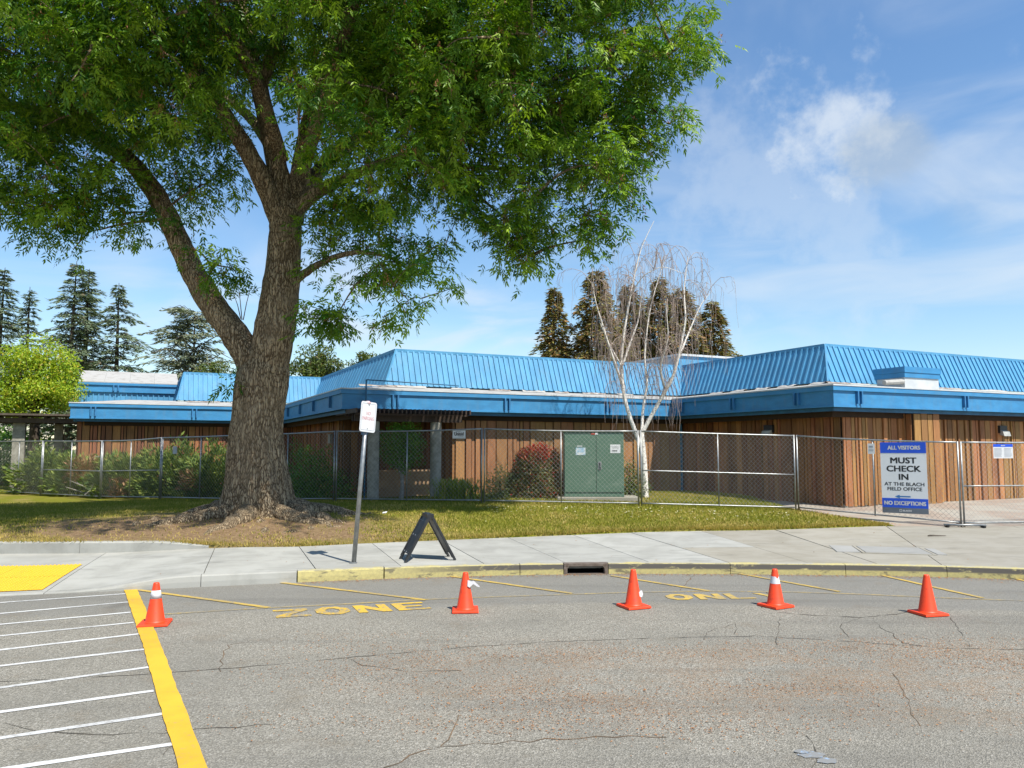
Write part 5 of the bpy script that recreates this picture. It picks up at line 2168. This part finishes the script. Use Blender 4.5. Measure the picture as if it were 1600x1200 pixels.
# ---- the big ash tree
def ash():
    rs = np.random.default_rng(5)
    D0 = 16.5
    b0 = px(402, 790, D0)
    z0 = gz(b0.x, b0.y)
    b0.z = z0
    E = empty('ash_tree', b0, 0, 'huge old shade tree with thick forked trunk and spreading green crown', 'tree')
    def Q(x, y, dd=0.0):
        return np.array(px(x, y, D0 + dd) - b0)
    limbs = []
    def limb(pts, rads, parent_seg=12, sm=True):
        P = np.array(pts)
        k = len(P)
        tt = np.linspace(0, k - 1, (k - 1) * 5 + 1)
        Pi = np.column_stack([np.interp(tt, range(k), P[:, j]) for j in range(3)])
        for _ in range(4):
            Pi[1:-1] = (Pi[:-2] + 2 * Pi[1:-1] + Pi[2:]) / 4
        ri = np.interp(tt, range(k), rads)
        for _ in range(2):
            ri[1:-1] = (ri[:-2] + 2 * ri[1:-1] + ri[2:]) / 4
        limbs.append((Pi, ri))
    # trunk with flared, fluted foot
    hs = np.concatenate([np.linspace(-.25, 1.0, 22), np.linspace(1.08, 3.3, 34)])
    ctr_px = [(402, 800), (402, 760), (400, 720), (400, 680), (404, 640), (410, 600), (413, 575), (416, 545)]
    cp = np.array([Q(*c) for c in ctr_px])
    seg = 64
    V, Fq = [], []
    ang = np.arange(seg) * 2 * math.pi / seg
    roots_a = np.array([.3, 1.15, 2.0, 2.75, 3.5, 4.15, 4.75, 5.4, 6.0])
    for h in hs:
        c = np.array([np.interp(h, cp[:, 2], cp[:, 0]), np.interp(h, cp[:, 2], cp[:, 1]), h])
        r = np.interp(h, [-.3, 0, .25, .55, 1.0, 1.6, 2.2, 2.7, 3.0, 3.3], [.98, .82, .73, .67, .605, .55, .52, .515, .50, .38])
        fl = math.exp(-max(0, h + .05) / .38)
        lob = np.zeros(seg)
        for q, ra in enumerate(roots_a):
            da = np.angle(np.exp(1j * (ang - ra)))
            lob += np.exp(-(da / .20) ** 2) * (.75 + .4 * math.sin(q * 2.3))
        flute = .035 * np.sin(ang * 5 + h * .8) + .02 * np.sin(ang * 11 - h * 1.7) + .016 * np.sin(ang * 23 + 4 * np.sin(h * 3))
        rr_ = r * (1 + .33 * fl * (lob - .35) + flute)
        rx = 1.0 + .07 * ss(h, 1.9, 2.7)
        V += [(c[0] + rr_[k] * rx * math.cos(ang[k]), c[1] + rr_[k] * math.sin(ang[k]), c[2]) for k in range(seg)]
    for i in range(len(hs) - 1):
        for k in range(seg):
            k2 = (k + 1) % seg
            Fq.append((i * seg + k, i * seg + k2, (i + 1) * seg + k2, (i + 1) * seg + k))
    trunk_me = fast_mesh('trunk', V, Fq, M['bark'], smooth=True)
    obj('trunk', trunk_me, E)
    # main limbs
    limb([Q(414, 600), Q(420, 565), Q(427, 530), Q(436, 480), Q(442, 420), Q(446, 370), Q(447, 330)], [.44, .44, .43, .415, .375, .345, .33])
    limb([Q(404, 600), Q(392, 562), Q(366, 520), Q(334, 480), Q(303, 430), Q(280, 378), Q(258, 330), Q(228, 278), Q(190, 238), Q(120, 195), Q(40, 170), Q(-70, 150)],
         [.33, .325, .30, .28, .26, .24, .22, .20, .18, .15, .12, .07])
    limb([Q(440, 350), Q(415, 290, -.2), Q(388, 238, -.4), Q(352, 180, -.6), Q(322, 130, -.8), Q(290, 80, -1), Q(250, 10, -1.2), Q(220, -80, -1.4)], [.24, .215, .19, .165, .135, .105, .08, .05])
    limb([Q(446, 345), Q(433, 260, .1), Q(416, 180, .2), Q(398, 110, .2), Q(384, 40, .2), Q(366, -40, .2), Q(350, -160, .3)], [.26, .225, .20, .18, .155, .125, .06])
    limb([Q(408, 140, .2), Q(425, 80, .2), Q(448, 30, .1), Q(470, -30, 0), Q(500, -140, 0)], [.14, .135, .125, .11, .05])
    limb([Q(455, 345), Q(470, 270, .4), Q(481, 200, .7), Q(496, 130, 1.0), Q(520, 60, 1.2), Q(550, -30, 1.4)], [.27, .225, .19, .15, .12, .06])
    limb([Q(462, 330), Q(490, 303, -.1), Q(530, 282, -.3), Q(590, 258, -.6), Q(660, 232, -1.0), Q(740, 205, -1.3), Q(830, 170, -1.5)], [.17, .145, .12, .10, .085, .065, .03])
    limb([Q(460, 440), Q(478, 425, -.1), Q(510, 405, -.3), Q(560, 392, -.5), Q(610, 400, -.7), Q(650, 430, -.8)], [.10, .085, .065, .05, .035, .015])
    limb([Q(480, 205, .7), Q(530, 140, .5), Q(590, 85, .3), Q(670, 40, 0), Q(770, 20, -.2), Q(880, 40, -.3), Q(980, 70, -.4)], [.14, .12, .105, .09, .075, .055, .025])
    limb([Q(590, 258, -.6), Q(680, 255, 0), Q(780, 265, .3), Q(870, 260, .4), Q(950, 230, .3)], [.075, .06, .05, .038, .015])
    limb([Q(680, 255, 0), Q(740, 300, .2), Q(800, 350, .3), Q(830, 395, .3)], [.045, .035, .025, .01])
    limb([Q(940, 60, -.4), Q(1000, 40, -.4), Q(1060, 50, -.4)], [.04, .03, .012])
    limb([Q(790, 190, -1.3), Q(860, 120, -1.1), Q(930, 105, -1.0), Q(1000, 110, -.9)], [.045, .038, .03, .012])
    limb([Q(190, 238), Q(150, 280, .2), Q(110, 315, .3), Q(60, 330, .4)], [.06, .045, .03, .012])
    limb([Q(262, 340), Q(235, 345, -.3), Q(190, 350, -.5), Q(140, 362, -.6)], [.05, .04, .025, .01])
    limb([Q(120, 195), Q(100, 130, -.8), Q(80, 70, -1.3), Q(30, 20, -1.6)], [.08, .065, .05, .02])
    limb([Q(330, 145, -.8), Q(260, 130, -1.2), Q(190, 110, -1.6), Q(110, 110, -1.8)], [.07, .055, .04, .015])
    # limbs reaching over the street side
    limb([Q(440, 250, .1), Q(400, 120, -1.4), Q(330, 0, -3.0), Q(230, -100, -4.6), Q(100, -120, -5.0)], [.16, .13, .10, .07, .03])
    limb([Q(470, 270, .2), Q(520, 120, -1.4), Q(560, -20, -3.0), Q(640, -140, -4.6), Q(760, -160, -5.0)], [.16, .13, .10, .07, .03])
    # back limbs
    limb([Q(450, 330), Q(440, 260, 1.2), Q(400, 190, 1.8), Q(340, 140, 2.3), Q(260, 110, 2.6)], [.2, .16, .13, .09, .03])
    limb([Q(460, 320), Q(510, 250, 1.5), Q(580, 200, 1.9), Q(680, 160, 2.2), Q(780, 140, 2.2)], [.2, .16, .13, .09, .03])
    # skeleton nodes
    nodes = np.concatenate([P[max(0, len(P) // 4 if i < 2 else 3):] for i, (P, r) in enumerate(limbs)])
    T = Tubes()
    for P, r in limbs:
        # slight knobbliness
        T.add(P + rs.normal(size=P.shape) * .006, r * (1 + rs.normal(size=len(r)) * .015), 20)
    obj('limbs', T.mesh('limbs', M['bark']), E)
    # crown lobes: photo position, depth offset, radii
    lobes = [(985, 55, 0, 1.75, 1.6, 1.5), (1000, 150, -.3, 1.2, 1.3, 1.0), (905, 215, 0, 1.55, 1.6, 1.35), (945, 300, -.2, .85, .9, .75), (930, 355, -.2, .5, .6, .45), (805, 325, .3, 1.15, 1.2, 1.0), (815, 395, .3, .55, .6, .5),
             (620, 440, -.6, 1.2, 1.0, .85), (520, 490, -.4, .65, .6, .42), (655, 385, -.2, .9, 1.0, .7), (700, 140, -1.4, 2.3, 1.7, 1.7), (575, 190, -1.9, 1.5, 1.3, 1.5), (720, 280, -.8, 1.4, 1.4, 1.1), (560, 330, .4, 1.2, 1.2, 1.0),
             (500, 380, .8, .75, .8, .7), (820, 80, -.8, 2.2, 1.9, 1.6), (200, 110, -1.5, 2.2, 1.7, 1.6), (60, 240, -.7, 1.7, 1.6, 1.4), (170, 310, -.3, 1.2, 1.2, .85), (20, 330, 0, .9, 1.0, .5), (90, 355, -.2, .8, .9, .45), (300, 260, 1.3, 1.3, 1.3, 1.2), (330, 400, .0, .75, .7, .75),
             (225, 330, .2, .9, .9, .6), (-150, 150, 0, 2.4, 2.2, 2.0), (-180, 290, 0, 1.2, 1.5, .8), (70, 60, -1.6, 2.0, 1.8, 1.6), (100, -100, -1.4, 2.8, 1.9, 1.6), (400, -140, -1.5, 3.0, 1.9, 1.6), (700, -115, -1.4, 2.8, 1.9, 1.6), (920, -80, -.9, 2.1, 1.8, 1.5), (250, -40, -1.6, 2.2, 1.8, 1.5),
             (560, 20, -1.7, 1.7, 1.6, 1.4), (300, 130, 1.2, 2.2, 1.3, 1.4), (600, 190, 1.2, 2.0, 1.3, 1.4), (760, 130, .6, 2.0, 1.3, 1.4), (450, 90, 1.6, 2.2, 1.2, 1.4), (120, 170, .9, 2.1, 1.3, 1.4), (560, 70, 1.2, 2.2, 1.3, 1.4), (690, 20, .8, 2.2, 1.4, 1.4),
             (60, -60, -4.6, 2.0, 1.5, 1.1), (-120, 0, -4.2, 1.9, 1.5, 1.2), (250, -130, -5.0, 2.1, 1.6, 1.1), (480, -170, -5.2, 2.1, 1.6, 1.1), (700, -170, -5.0, 1.9, 1.5, 1.1), (880, -120, -4.2, 1.4, 1.3, 1.0), (150, 30, -3.4, 1.4, 1.0, .9), (350, -60, -3.6, 1.8, 1.3, 1.0), (620, -80, -3.6, 1.8, 1.3, 1.0)]
    def sample(n_per_m3, jitter=1.0):
        out_ = []
        for (x, y, dd, rx, ry, rz_) in lobes:
            c = Q(x, y, dd - (.9 if dd > -2.5 else .2))
            n = max(4, int(n_per_m3 * rx * ry * rz_ * 4.19 * (.4 if dd < -3 else 1)))
            d = unit(rs.normal(size=(n, 3)))
            out_.append(c + d * (rs.random((n, 1)) ** .42) * np.array([rx, ry, rz_]))
        return np.concatenate(out_)
    coarse = sample(.55)
    fine = sample(7.5)
    lobes[:] = [lobes[i] for i in (2, 3, 4, 5, 6, 7, 8, 9, 12, 13, 14)]
    fine = np.concatenate([fine, sample(4.0)])
    # keep the window in front of the forked trunk open, as the photo shows
    def keep(P):
        w = P + np.array(b0)
        sx = 800 + F * w[:, 0] / w[:, 1]
        hz = w[:, 2]
        front = w[:, 1] < D0 + .5
        near_trunk = (np.abs(w[:, 0] - (-4.9 + (hz - 5) * .04)) < .45) & front & (hz < 9.0)
        return ~near_trunk
    coarse, fine = coarse[keep(coarse)], fine[keep(fine)]
    from mathutils import noise as mnoise
    def clump(P, th):
        w = P + np.array(b0)
        v = np.array([mnoise.noise(Vector(q) * 1.05) + .35 * mnoise.noise(Vector(q) * 2.1) for q in w])
        return P[v > th]
    fine = clump(fine, -.07)
    TW = Tubes()
    def grow(points, nodes, r0k, rmin, step, seg_):
        order = np.argsort([np.min(((nodes - p) ** 2).sum(1)) for p in points])
        nodes = [nodes]
        tips = []
        allp = nodes[0]
        buf = []
        for i in order:
            p = points[i]
            d2 = ((allp - p) ** 2).sum(1)
            if len(buf):
                bb = np.array(buf)
                e2_ = ((bb - p) ** 2).sum(1)
                if e2_.min() < d2.min():
                    q = bb[e2_.argmin()]
                else:
                    q = allp[d2.argmin()]
            else:
                q = allp[d2.argmin()]
            ln = np.linalg.norm(p - q)
            if ln < .08:
                continue
            m1 = (p + q) / 2 + np.array([0, 0, .16 * ln]) + rs.normal(size=3) * ln * .10
            k = max(3, int(ln / step) + 2)
            t = np.linspace(0, 1, k)[:, None]
            pts = (1 - t) ** 2 * q + 2 * t * (1 - t) * m1 + t ** 2 * p
            r0 = min(rmin + r0k * ln, .06)
            TW.add(pts, np.linspace(r0, rmin, k), seg_)
            buf += list(pts[1:])
            if len(buf) > 400:
                allp = np.concatenate([allp, np.array(buf)])
                buf = []
            tips.append((p, unit(p - m1)))
        if buf:
            allp = np.concatenate([allp, np.array(buf)])
        return tips, allp
    tips1, allp = grow(coarse, nodes, .022, .010, .3, 6)
    tips2, allp = grow(fine, allp, .012, .0045, .22, 4)
    obj('branches', TW.mesh('branches', M['bark']), E)
    # hand-placed low sprigs
    sprigs = [(Q(360, 600, -.55), np.array([-.6, 0, -.4])), (Q(352, 610, -.6), np.array([-.5, 0, -.6])), (Q(366, 592, -.5), np.array([-.4, 0, 0])), (Q(375, 450, -.2), np.array([0, 0, 1.0])), (Q(392, 462, -.2), np.array([.4, 0, .6])), (Q(368, 470, -.2), np.array([-.2, 0, .8]))]
    SW_ = Tubes()
    for a_, b_ in (((378, 500, -.1), (372, 445, -.2)), ((380, 500, -.1), (390, 455, -.2)), ((376, 498, -.1), (366, 462, -.2)), ((392, 600, -.5), (360, 598, -.55)), ((388, 606, -.5), (352, 612, -.6))):
        SW_.add([Q(*a_), (Q(*a_) + Q(*b_)) / 2 + np.array([0, 0, .05]), Q(*b_)], [.012, .009, .006], 5)
    obj('water_sprouts', SW_.mesh('water_sprouts', M['bark']), E)
    tips = tips1 + tips2
    TP_ = np.array([t[0] for t in tips])
    TD = np.array([t[1] for t in tips])
    # compound leaves round each twig end
    nl = 18
    n = len(TP_)
    base_ = np.repeat(TP_, nl, 0) + rs.normal(size=(n * nl, 3)) * np.array([.17, .17, .13])
    dirs = np.repeat(TD, nl, 0) * .5 + rs.normal(size=(n * nl, 3)) * np.array([.8, .8, .35]) + np.array([0, 0, -.30])
    tint = np.repeat(rs.random(n), nl) * .6 + rs.random(n * nl) * .4
    tint = tint ** 1.4
    sb = np.concatenate([np.repeat(s[0][None], 5, 0) + rs.normal(size=(5, 3)) * .07 for s in sprigs])
    sd = np.concatenate([np.repeat(s[1][None], 5, 0) + rs.normal(size=(5, 3)) * .5 for s in sprigs])
    base_ = np.concatenate([base_, sb])
    dirs = unit(np.concatenate([dirs, sd]))
    tint = np.concatenate([tint, rs.random(len(sb)) * .4])
    m = len(base_)
    up = np.array([0, 0, 1.0])
    side = unit(np.cross(dirs, up + rs.normal(size=(m, 3)) * .35))
    rl = rs.uniform(.18, .28, m)[:, None]
    Pl, Dl, Nl, Ll, Wl, Tl = [], [], [], [], [], []
    nrm = np.cross(side, dirs)
    for j, (s, sg) in enumerate(((.30, 1), (.30, -1), (.62, 1), (.62, -1), (.90, 1), (.90, -1), (1.0, 0))):
        Pl.append(base_ + dirs * rl * s + up * (-.05 * s * s))
        dd = dirs * (.75 if sg else 1) + side * (.8 * sg) + up * -.38 + rs.normal(size=(m, 3)) * .16
        Dl.append(dd)
        Nl.append(nrm + rs.normal(size=(m, 3)) * .35)
        Ll.append(rs.uniform(.10, .165, m))
        Wl.append(rs.uniform(.030, .046, m))
        Tl.append(np.clip(tint + rs.normal(size=m) * .08, 0, 1))
    P, D, N = np.concatenate(Pl), np.concatenate(Dl), np.concatenate(Nl)
    L, W, tt = np.concatenate(Ll), np.concatenate(Wl), np.concatenate(Tl)
    br = np.zeros(len(P))
    # hanging bunches of brown seeds
    nk = 2600
    kp = TP_[rs.integers(0, n, nk)] + rs.normal(size=(nk, 3)) * .12
    kk = 16
    KP = np.repeat(kp, kk, 0) + rs.normal(size=(nk * kk, 3)) * np.array([.035, .035, .06])
    P = np.concatenate([P, KP])
    D = np.concatenate([D, rs.normal(size=(nk * kk, 3)) * .35 + np.array([0, 0, -1])])
    N = np.concatenate([N, rs.normal(size=(nk * kk, 3))])
    L = np.concatenate([L, rs.uniform(.04, .075, nk * kk)])
    W = np.concatenate([W, rs.uniform(.014, .022, nk * kk)])
    tt = np.concatenate([tt, rs.random(nk * kk)])
    br = np.concatenate([br, np.ones(nk * kk)])
    V, Fq = leaf_quads(P, D, N, L, W, .12)
    C = np.repeat(np.column_stack([tt, br, tt, np.ones(len(P))]), 4, axis=0)
    print('ash leaflets', len(P), 'tips', n)
    o = obj('crown', fast_mesh('crown', V, Fq, M['leaf_ash'], C), E)
    # surface roots
    for k, ra in enumerate(roots_a):
        r_ = 1.0
        pts, rad = [], []
        ln = rs.uniform(1.0, 2.1)
        a = ra
        for i in range(8):
            t = i / 7
            a += rs.normal() * .10
            rr_ = .62 + ln * t
            x, y = rr_ * math.cos(a), rr_ * math.sin(a)
            if b0.y + y < Yl(b0.x + x) + .35:
                break
            zz_ = lawn_z(b0.x + x, b0.y + y) - z0 + .012
            h = .10 * (1 - t) ** 1.4 - .07 * t + rs.normal() * .008
            pts.append((x, y, zz_ + h))
            rad.append(.17 * (1 - t) ** .8 + .035)
        if len(pts) < 3:
            continue
        pts[-1] = (pts[-1][0], pts[-1][1], pts[-1][2] - .12)
        MB().tube(pts, np.array(rad) * (1 + rs.normal(size=len(rad)) * .10), 12).build('root', M['bark'], E, smooth=True)
    for k in range(34):
        a = rs.uniform(2.6, 6.6)
        rr_ = rs.uniform(1.0, 2.2)
        x, y = rr_ * math.cos(a) * 1.15, rr_ * math.sin(a)
        if b0.y + y < Yl(b0.x + x) + .4:
            continue
        zz_ = lawn_z(b0.x + x, b0.y + y) - z0
        a2 = a + rs.normal() * .9
        ln = rs.uniform(.12, .35)
        rd = rs.uniform(.04, .10)
        MB().tube([(x - ln * math.cos(a2), y - ln * math.sin(a2), zz_ - rd * .8), (x, y, zz_ - rd * .05), (x + ln * math.cos(a2), y + ln * math.sin(a2), zz_ - rd * .9)],
                  [rd * .5, rd, rd * .5], 8).build('root_knuckle', M['bark'], E, smooth=True)


ash()

# ------------------------------------------------------------------ grass, litter
def grass():
    rs = np.random.default_rng(3)
    n = 230000
    x = rs.uniform(-16, 8.3, n)
    t = rs.random(n) ** 1.5
    y0 = np.interp(x, _gx, _ly)
    y = y0 + t * 9.5
    lb = np.where(x <= 6.9, 60, 19.3 + (x - 6.9) / 1.5 * (17.12 - 19.3))
    P = np.column_stack([x, y])
    # earth round the tree: nearly no blades
    q = np.sqrt(((x + 6.0) * .27) ** 2 + ((y - 14.9) * .62) ** 2)
    nz_ = np.sin(x * 1.9 + np.sin(y * 2.7)) * np.sin(y * 2.3 + x * .7)
    k = (y < lb) & (rs.random(n) < np.clip((q + nz_ * .35 - .7) / .9, .06, 1))
    in_b = [to_local(a, b)[1] > 6 and to_local(a, b)[0] > -10.5 for a, b in P[k]]
    P = P[k][~np.array(in_b)]
    n = len(P)
    z = lawn_z_arr(P) + .010 + .012 * np.sin(P[:, 0] * 2.1 + 1.3 * np.sin(P[:, 1] * 1.7)) * np.sin(P[:, 1] * 2.6 + P[:, 0])
    B0 = np.column_stack([P, z])
    dist = P[:, 1]
    h = rs.uniform(.025, .06, n)
    a = rs.uniform(0, 2 * math.pi, n)
    w = rs.uniform(.006, .011, n)
    sd = np.column_stack([np.cos(a) * w, np.sin(a) * w, np.zeros(n)])
    tip = B0 + np.column_stack([rs.normal(size=n) * .02, rs.normal(size=n) * .02, h])
    V = np.stack([B0 - sd, B0 + sd, tip], 1).reshape(-1, 3)
    Fq = np.arange(n * 3).reshape(n, 3)
    edge0 = np.clip(1 - (P[:, 1] - np.interp(P[:, 0], _gx, _ly)) / .25, 0, 1)
    V[2::3, 2] += edge0 * rs.uniform(0, .05, n)
    V[2::3, 1] -= edge0 * rs.uniform(0, .08, n)
    dry = np.sin(P[:, 0] * 1.3 + 2 * np.sin(P[:, 1] * .9)) * np.sin(P[:, 1] * 1.9 + P[:, 0] * .6)
    edge = np.clip(1 - (P[:, 1] - np.interp(P[:, 0], _gx, _ly)) / 1.4, 0, 1)
    pr = np.clip(.20 + .34 * dry + .5 * edge + .35 * np.clip(1.9 - np.sqrt(((P[:, 0] + 6.0) * .27) ** 2 + ((P[:, 1] - 14.9) * .62) ** 2), 0, 1), .03, .92)
    br = (rs.random(n) < pr).astype(float) * rs.uniform(.5, 1, n)
    C = np.repeat(np.column_stack([rs.random(n), br, br, np.ones(n)]), 3, axis=0)
    o = obj('grass', fast_mesh('grass', V, Fq, M['grass'], C))
    tag(o, 'short patchy green and straw grass of the lawn', 'grass', kind='stuff')


grass()


def litter(name, n, fx, size, mat, label, zoff, seed, colors=True, cat='litter', asp=.5):
    rs = np.random.default_rng(seed)
    P = fx(rs, n)
    n = len(P)
    P[:, 2] += zoff
    a = rs.uniform(0, 2 * math.pi, n)
    D = np.column_stack([np.cos(a), np.sin(a), rs.normal(size=n) * .15])
    N = np.column_stack([rs.normal(size=n) * .2, rs.normal(size=n) * .2, np.ones(n)])
    L = rs.uniform(.5, 1.3, n) * size
    V, Fq = leaf_quads(P, D, N, L, L * asp, .05)
    C = np.repeat(np.column_stack([rs.random(n), rs.random(n), rs.random(n), np.ones(n)]), 4, axis=0)
    o = obj(name, fast_mesh(name, V, Fq, mat, C))
    return tag(o, label, cat, kind='stuff')


M['leaf_litter'] = leaf_mat('leaf_litter', (.40, .18, .06), (.22, .10, .04), None, .1, .8)
M['petal'] = leaf_mat('petal', (.72, .68, .50), (.60, .52, .30), None, .1, .8)


def road_lit(rs, n):
    c = np.column_stack([rs.uniform(-1.5, 7.5, 60), rs.uniform(5.4, 7.9, 60)])
    i = rs.integers(0, 60, n)
    p = c[i] + rs.normal(size=(n, 2)) * np.array([.55, .16])
    return np.column_stack([p, np.zeros(n)])


litter('leaf_crumbs', 13000, road_lit, .018, M['leaf_litter'], 'rusty leaf crumbs scattered over the middle of the road', .008, 21)


def gutter_lit(rs, n):
    x = rs.uniform(-3, 9, n)
    y = np.interp(x, _gx, _ky) - np.abs(rs.normal(size=n)) * .10 - .02
    return np.column_stack([x, y, np.zeros(n)])


litter('gutter_leaves', 2200, gutter_lit, .026, M['leaf_litter'], 'brown leaf litter lying along the kerb gutter', .007, 22)


def lawn_petals(rs, n):
    x = rs.uniform(-.8, 6.5, n)
    y = 18.4 - np.abs(rs.normal(size=n)) * .75
    z = lawn_z_arr(np.column_stack([x, y]))
    return np.column_stack([x, y, z])


litter('fallen_petals', 420, lawn_petals, .05, M['petal'], 'pale fallen petals on the grass along the fence', .05, 23)


def tip_leaves(rs, n):
    t = rs.random(n)
    x = 6.9 + t * 1.6 + rs.normal(size=n) * .06
    y = 19.2 - t * 2.1 + rs.normal(size=n) * .10
    z = np.array([max(gz(a, b), court_z(a, b)) for a, b in zip(x, y)])
    return np.column_stack([x, y, z])


litter('edge_leaves', 220, tip_leaves, .07, M['leaf_litter'], 'dry leaves along the right end of the lawn', .03, 24)


def walk_lit(rs, n):
    x = rs.uniform(-5, 8, n)
    y = np.interp(x, _gx, _ky) + .2 + rs.random(n) * (np.interp(x, _gx, _ly) - np.interp(x, _gx, _ky) - .2)
    z = np.array([walk_z(a, b) for a, b in zip(x, y)])
    return np.column_stack([x, y, z])


litter('sidewalk_crumbs', 150, walk_lit, .03, M['leaf_litter'], 'few brown crumbs on the pale sidewalk', .010, 25)
# one scrap of paper on the lawn
p = px(597, 807, 17.0)
sc = MB()
sc.poly([(0, 0, .02), (.09, .01, .03), (.1, .07, .06), (.01, .06, .045)])
sc.poly([(.01, .06, .045), (.1, .07, .06), (.08, .10, .02), (.0, .09, .025)])
o = sc.build('paper_scrap', M['white_paint'], loc=(p.x, p.y, lawn_z(p.x, p.y) + .01))
tag(o, 'small crumpled white paper scrap on the shaded lawn', 'litter')
# twigs on the pavement right of the lids
tp_ = road_pt(1450, 838, .19)
tw = MB()
tw.tube([(0, 0, .02), (.12, .03, .025), (.22, -.02, .02)], [.012, .012, .006], 6).tube([(.08, .1, .02), (.25, .0, .02), (.36, .02, .018)], [.010, .009, .005], 6)
o = tw.build('fallen_twig', M['trunk_dark'], loc=(tp_.x, tp_.y, walk_z(tp_.x, tp_.y)))
tag(o, 'dark fallen twigs on the pavement before the fence stand', 'twig')

# surfaces were picked a little pale: bring every opaque one down to its real albedo
for m in bpy.data.materials:
    if m.name.startswith(('leaf', 'grass', 'petal', 'bark')) or not m.use_nodes:
        continue
    t = m.node_tree
    b = t.nodes.get('Principled BSDF')
    if b is None or not b.inputs['Base Color'].is_linked:
        continue
    src = b.inputs['Base Color'].links[0].from_socket
    t.links.new(mixc(t, 1.0, src, (.81, .81, .81), 'MULTIPLY'), b.inputs['Base Color'])
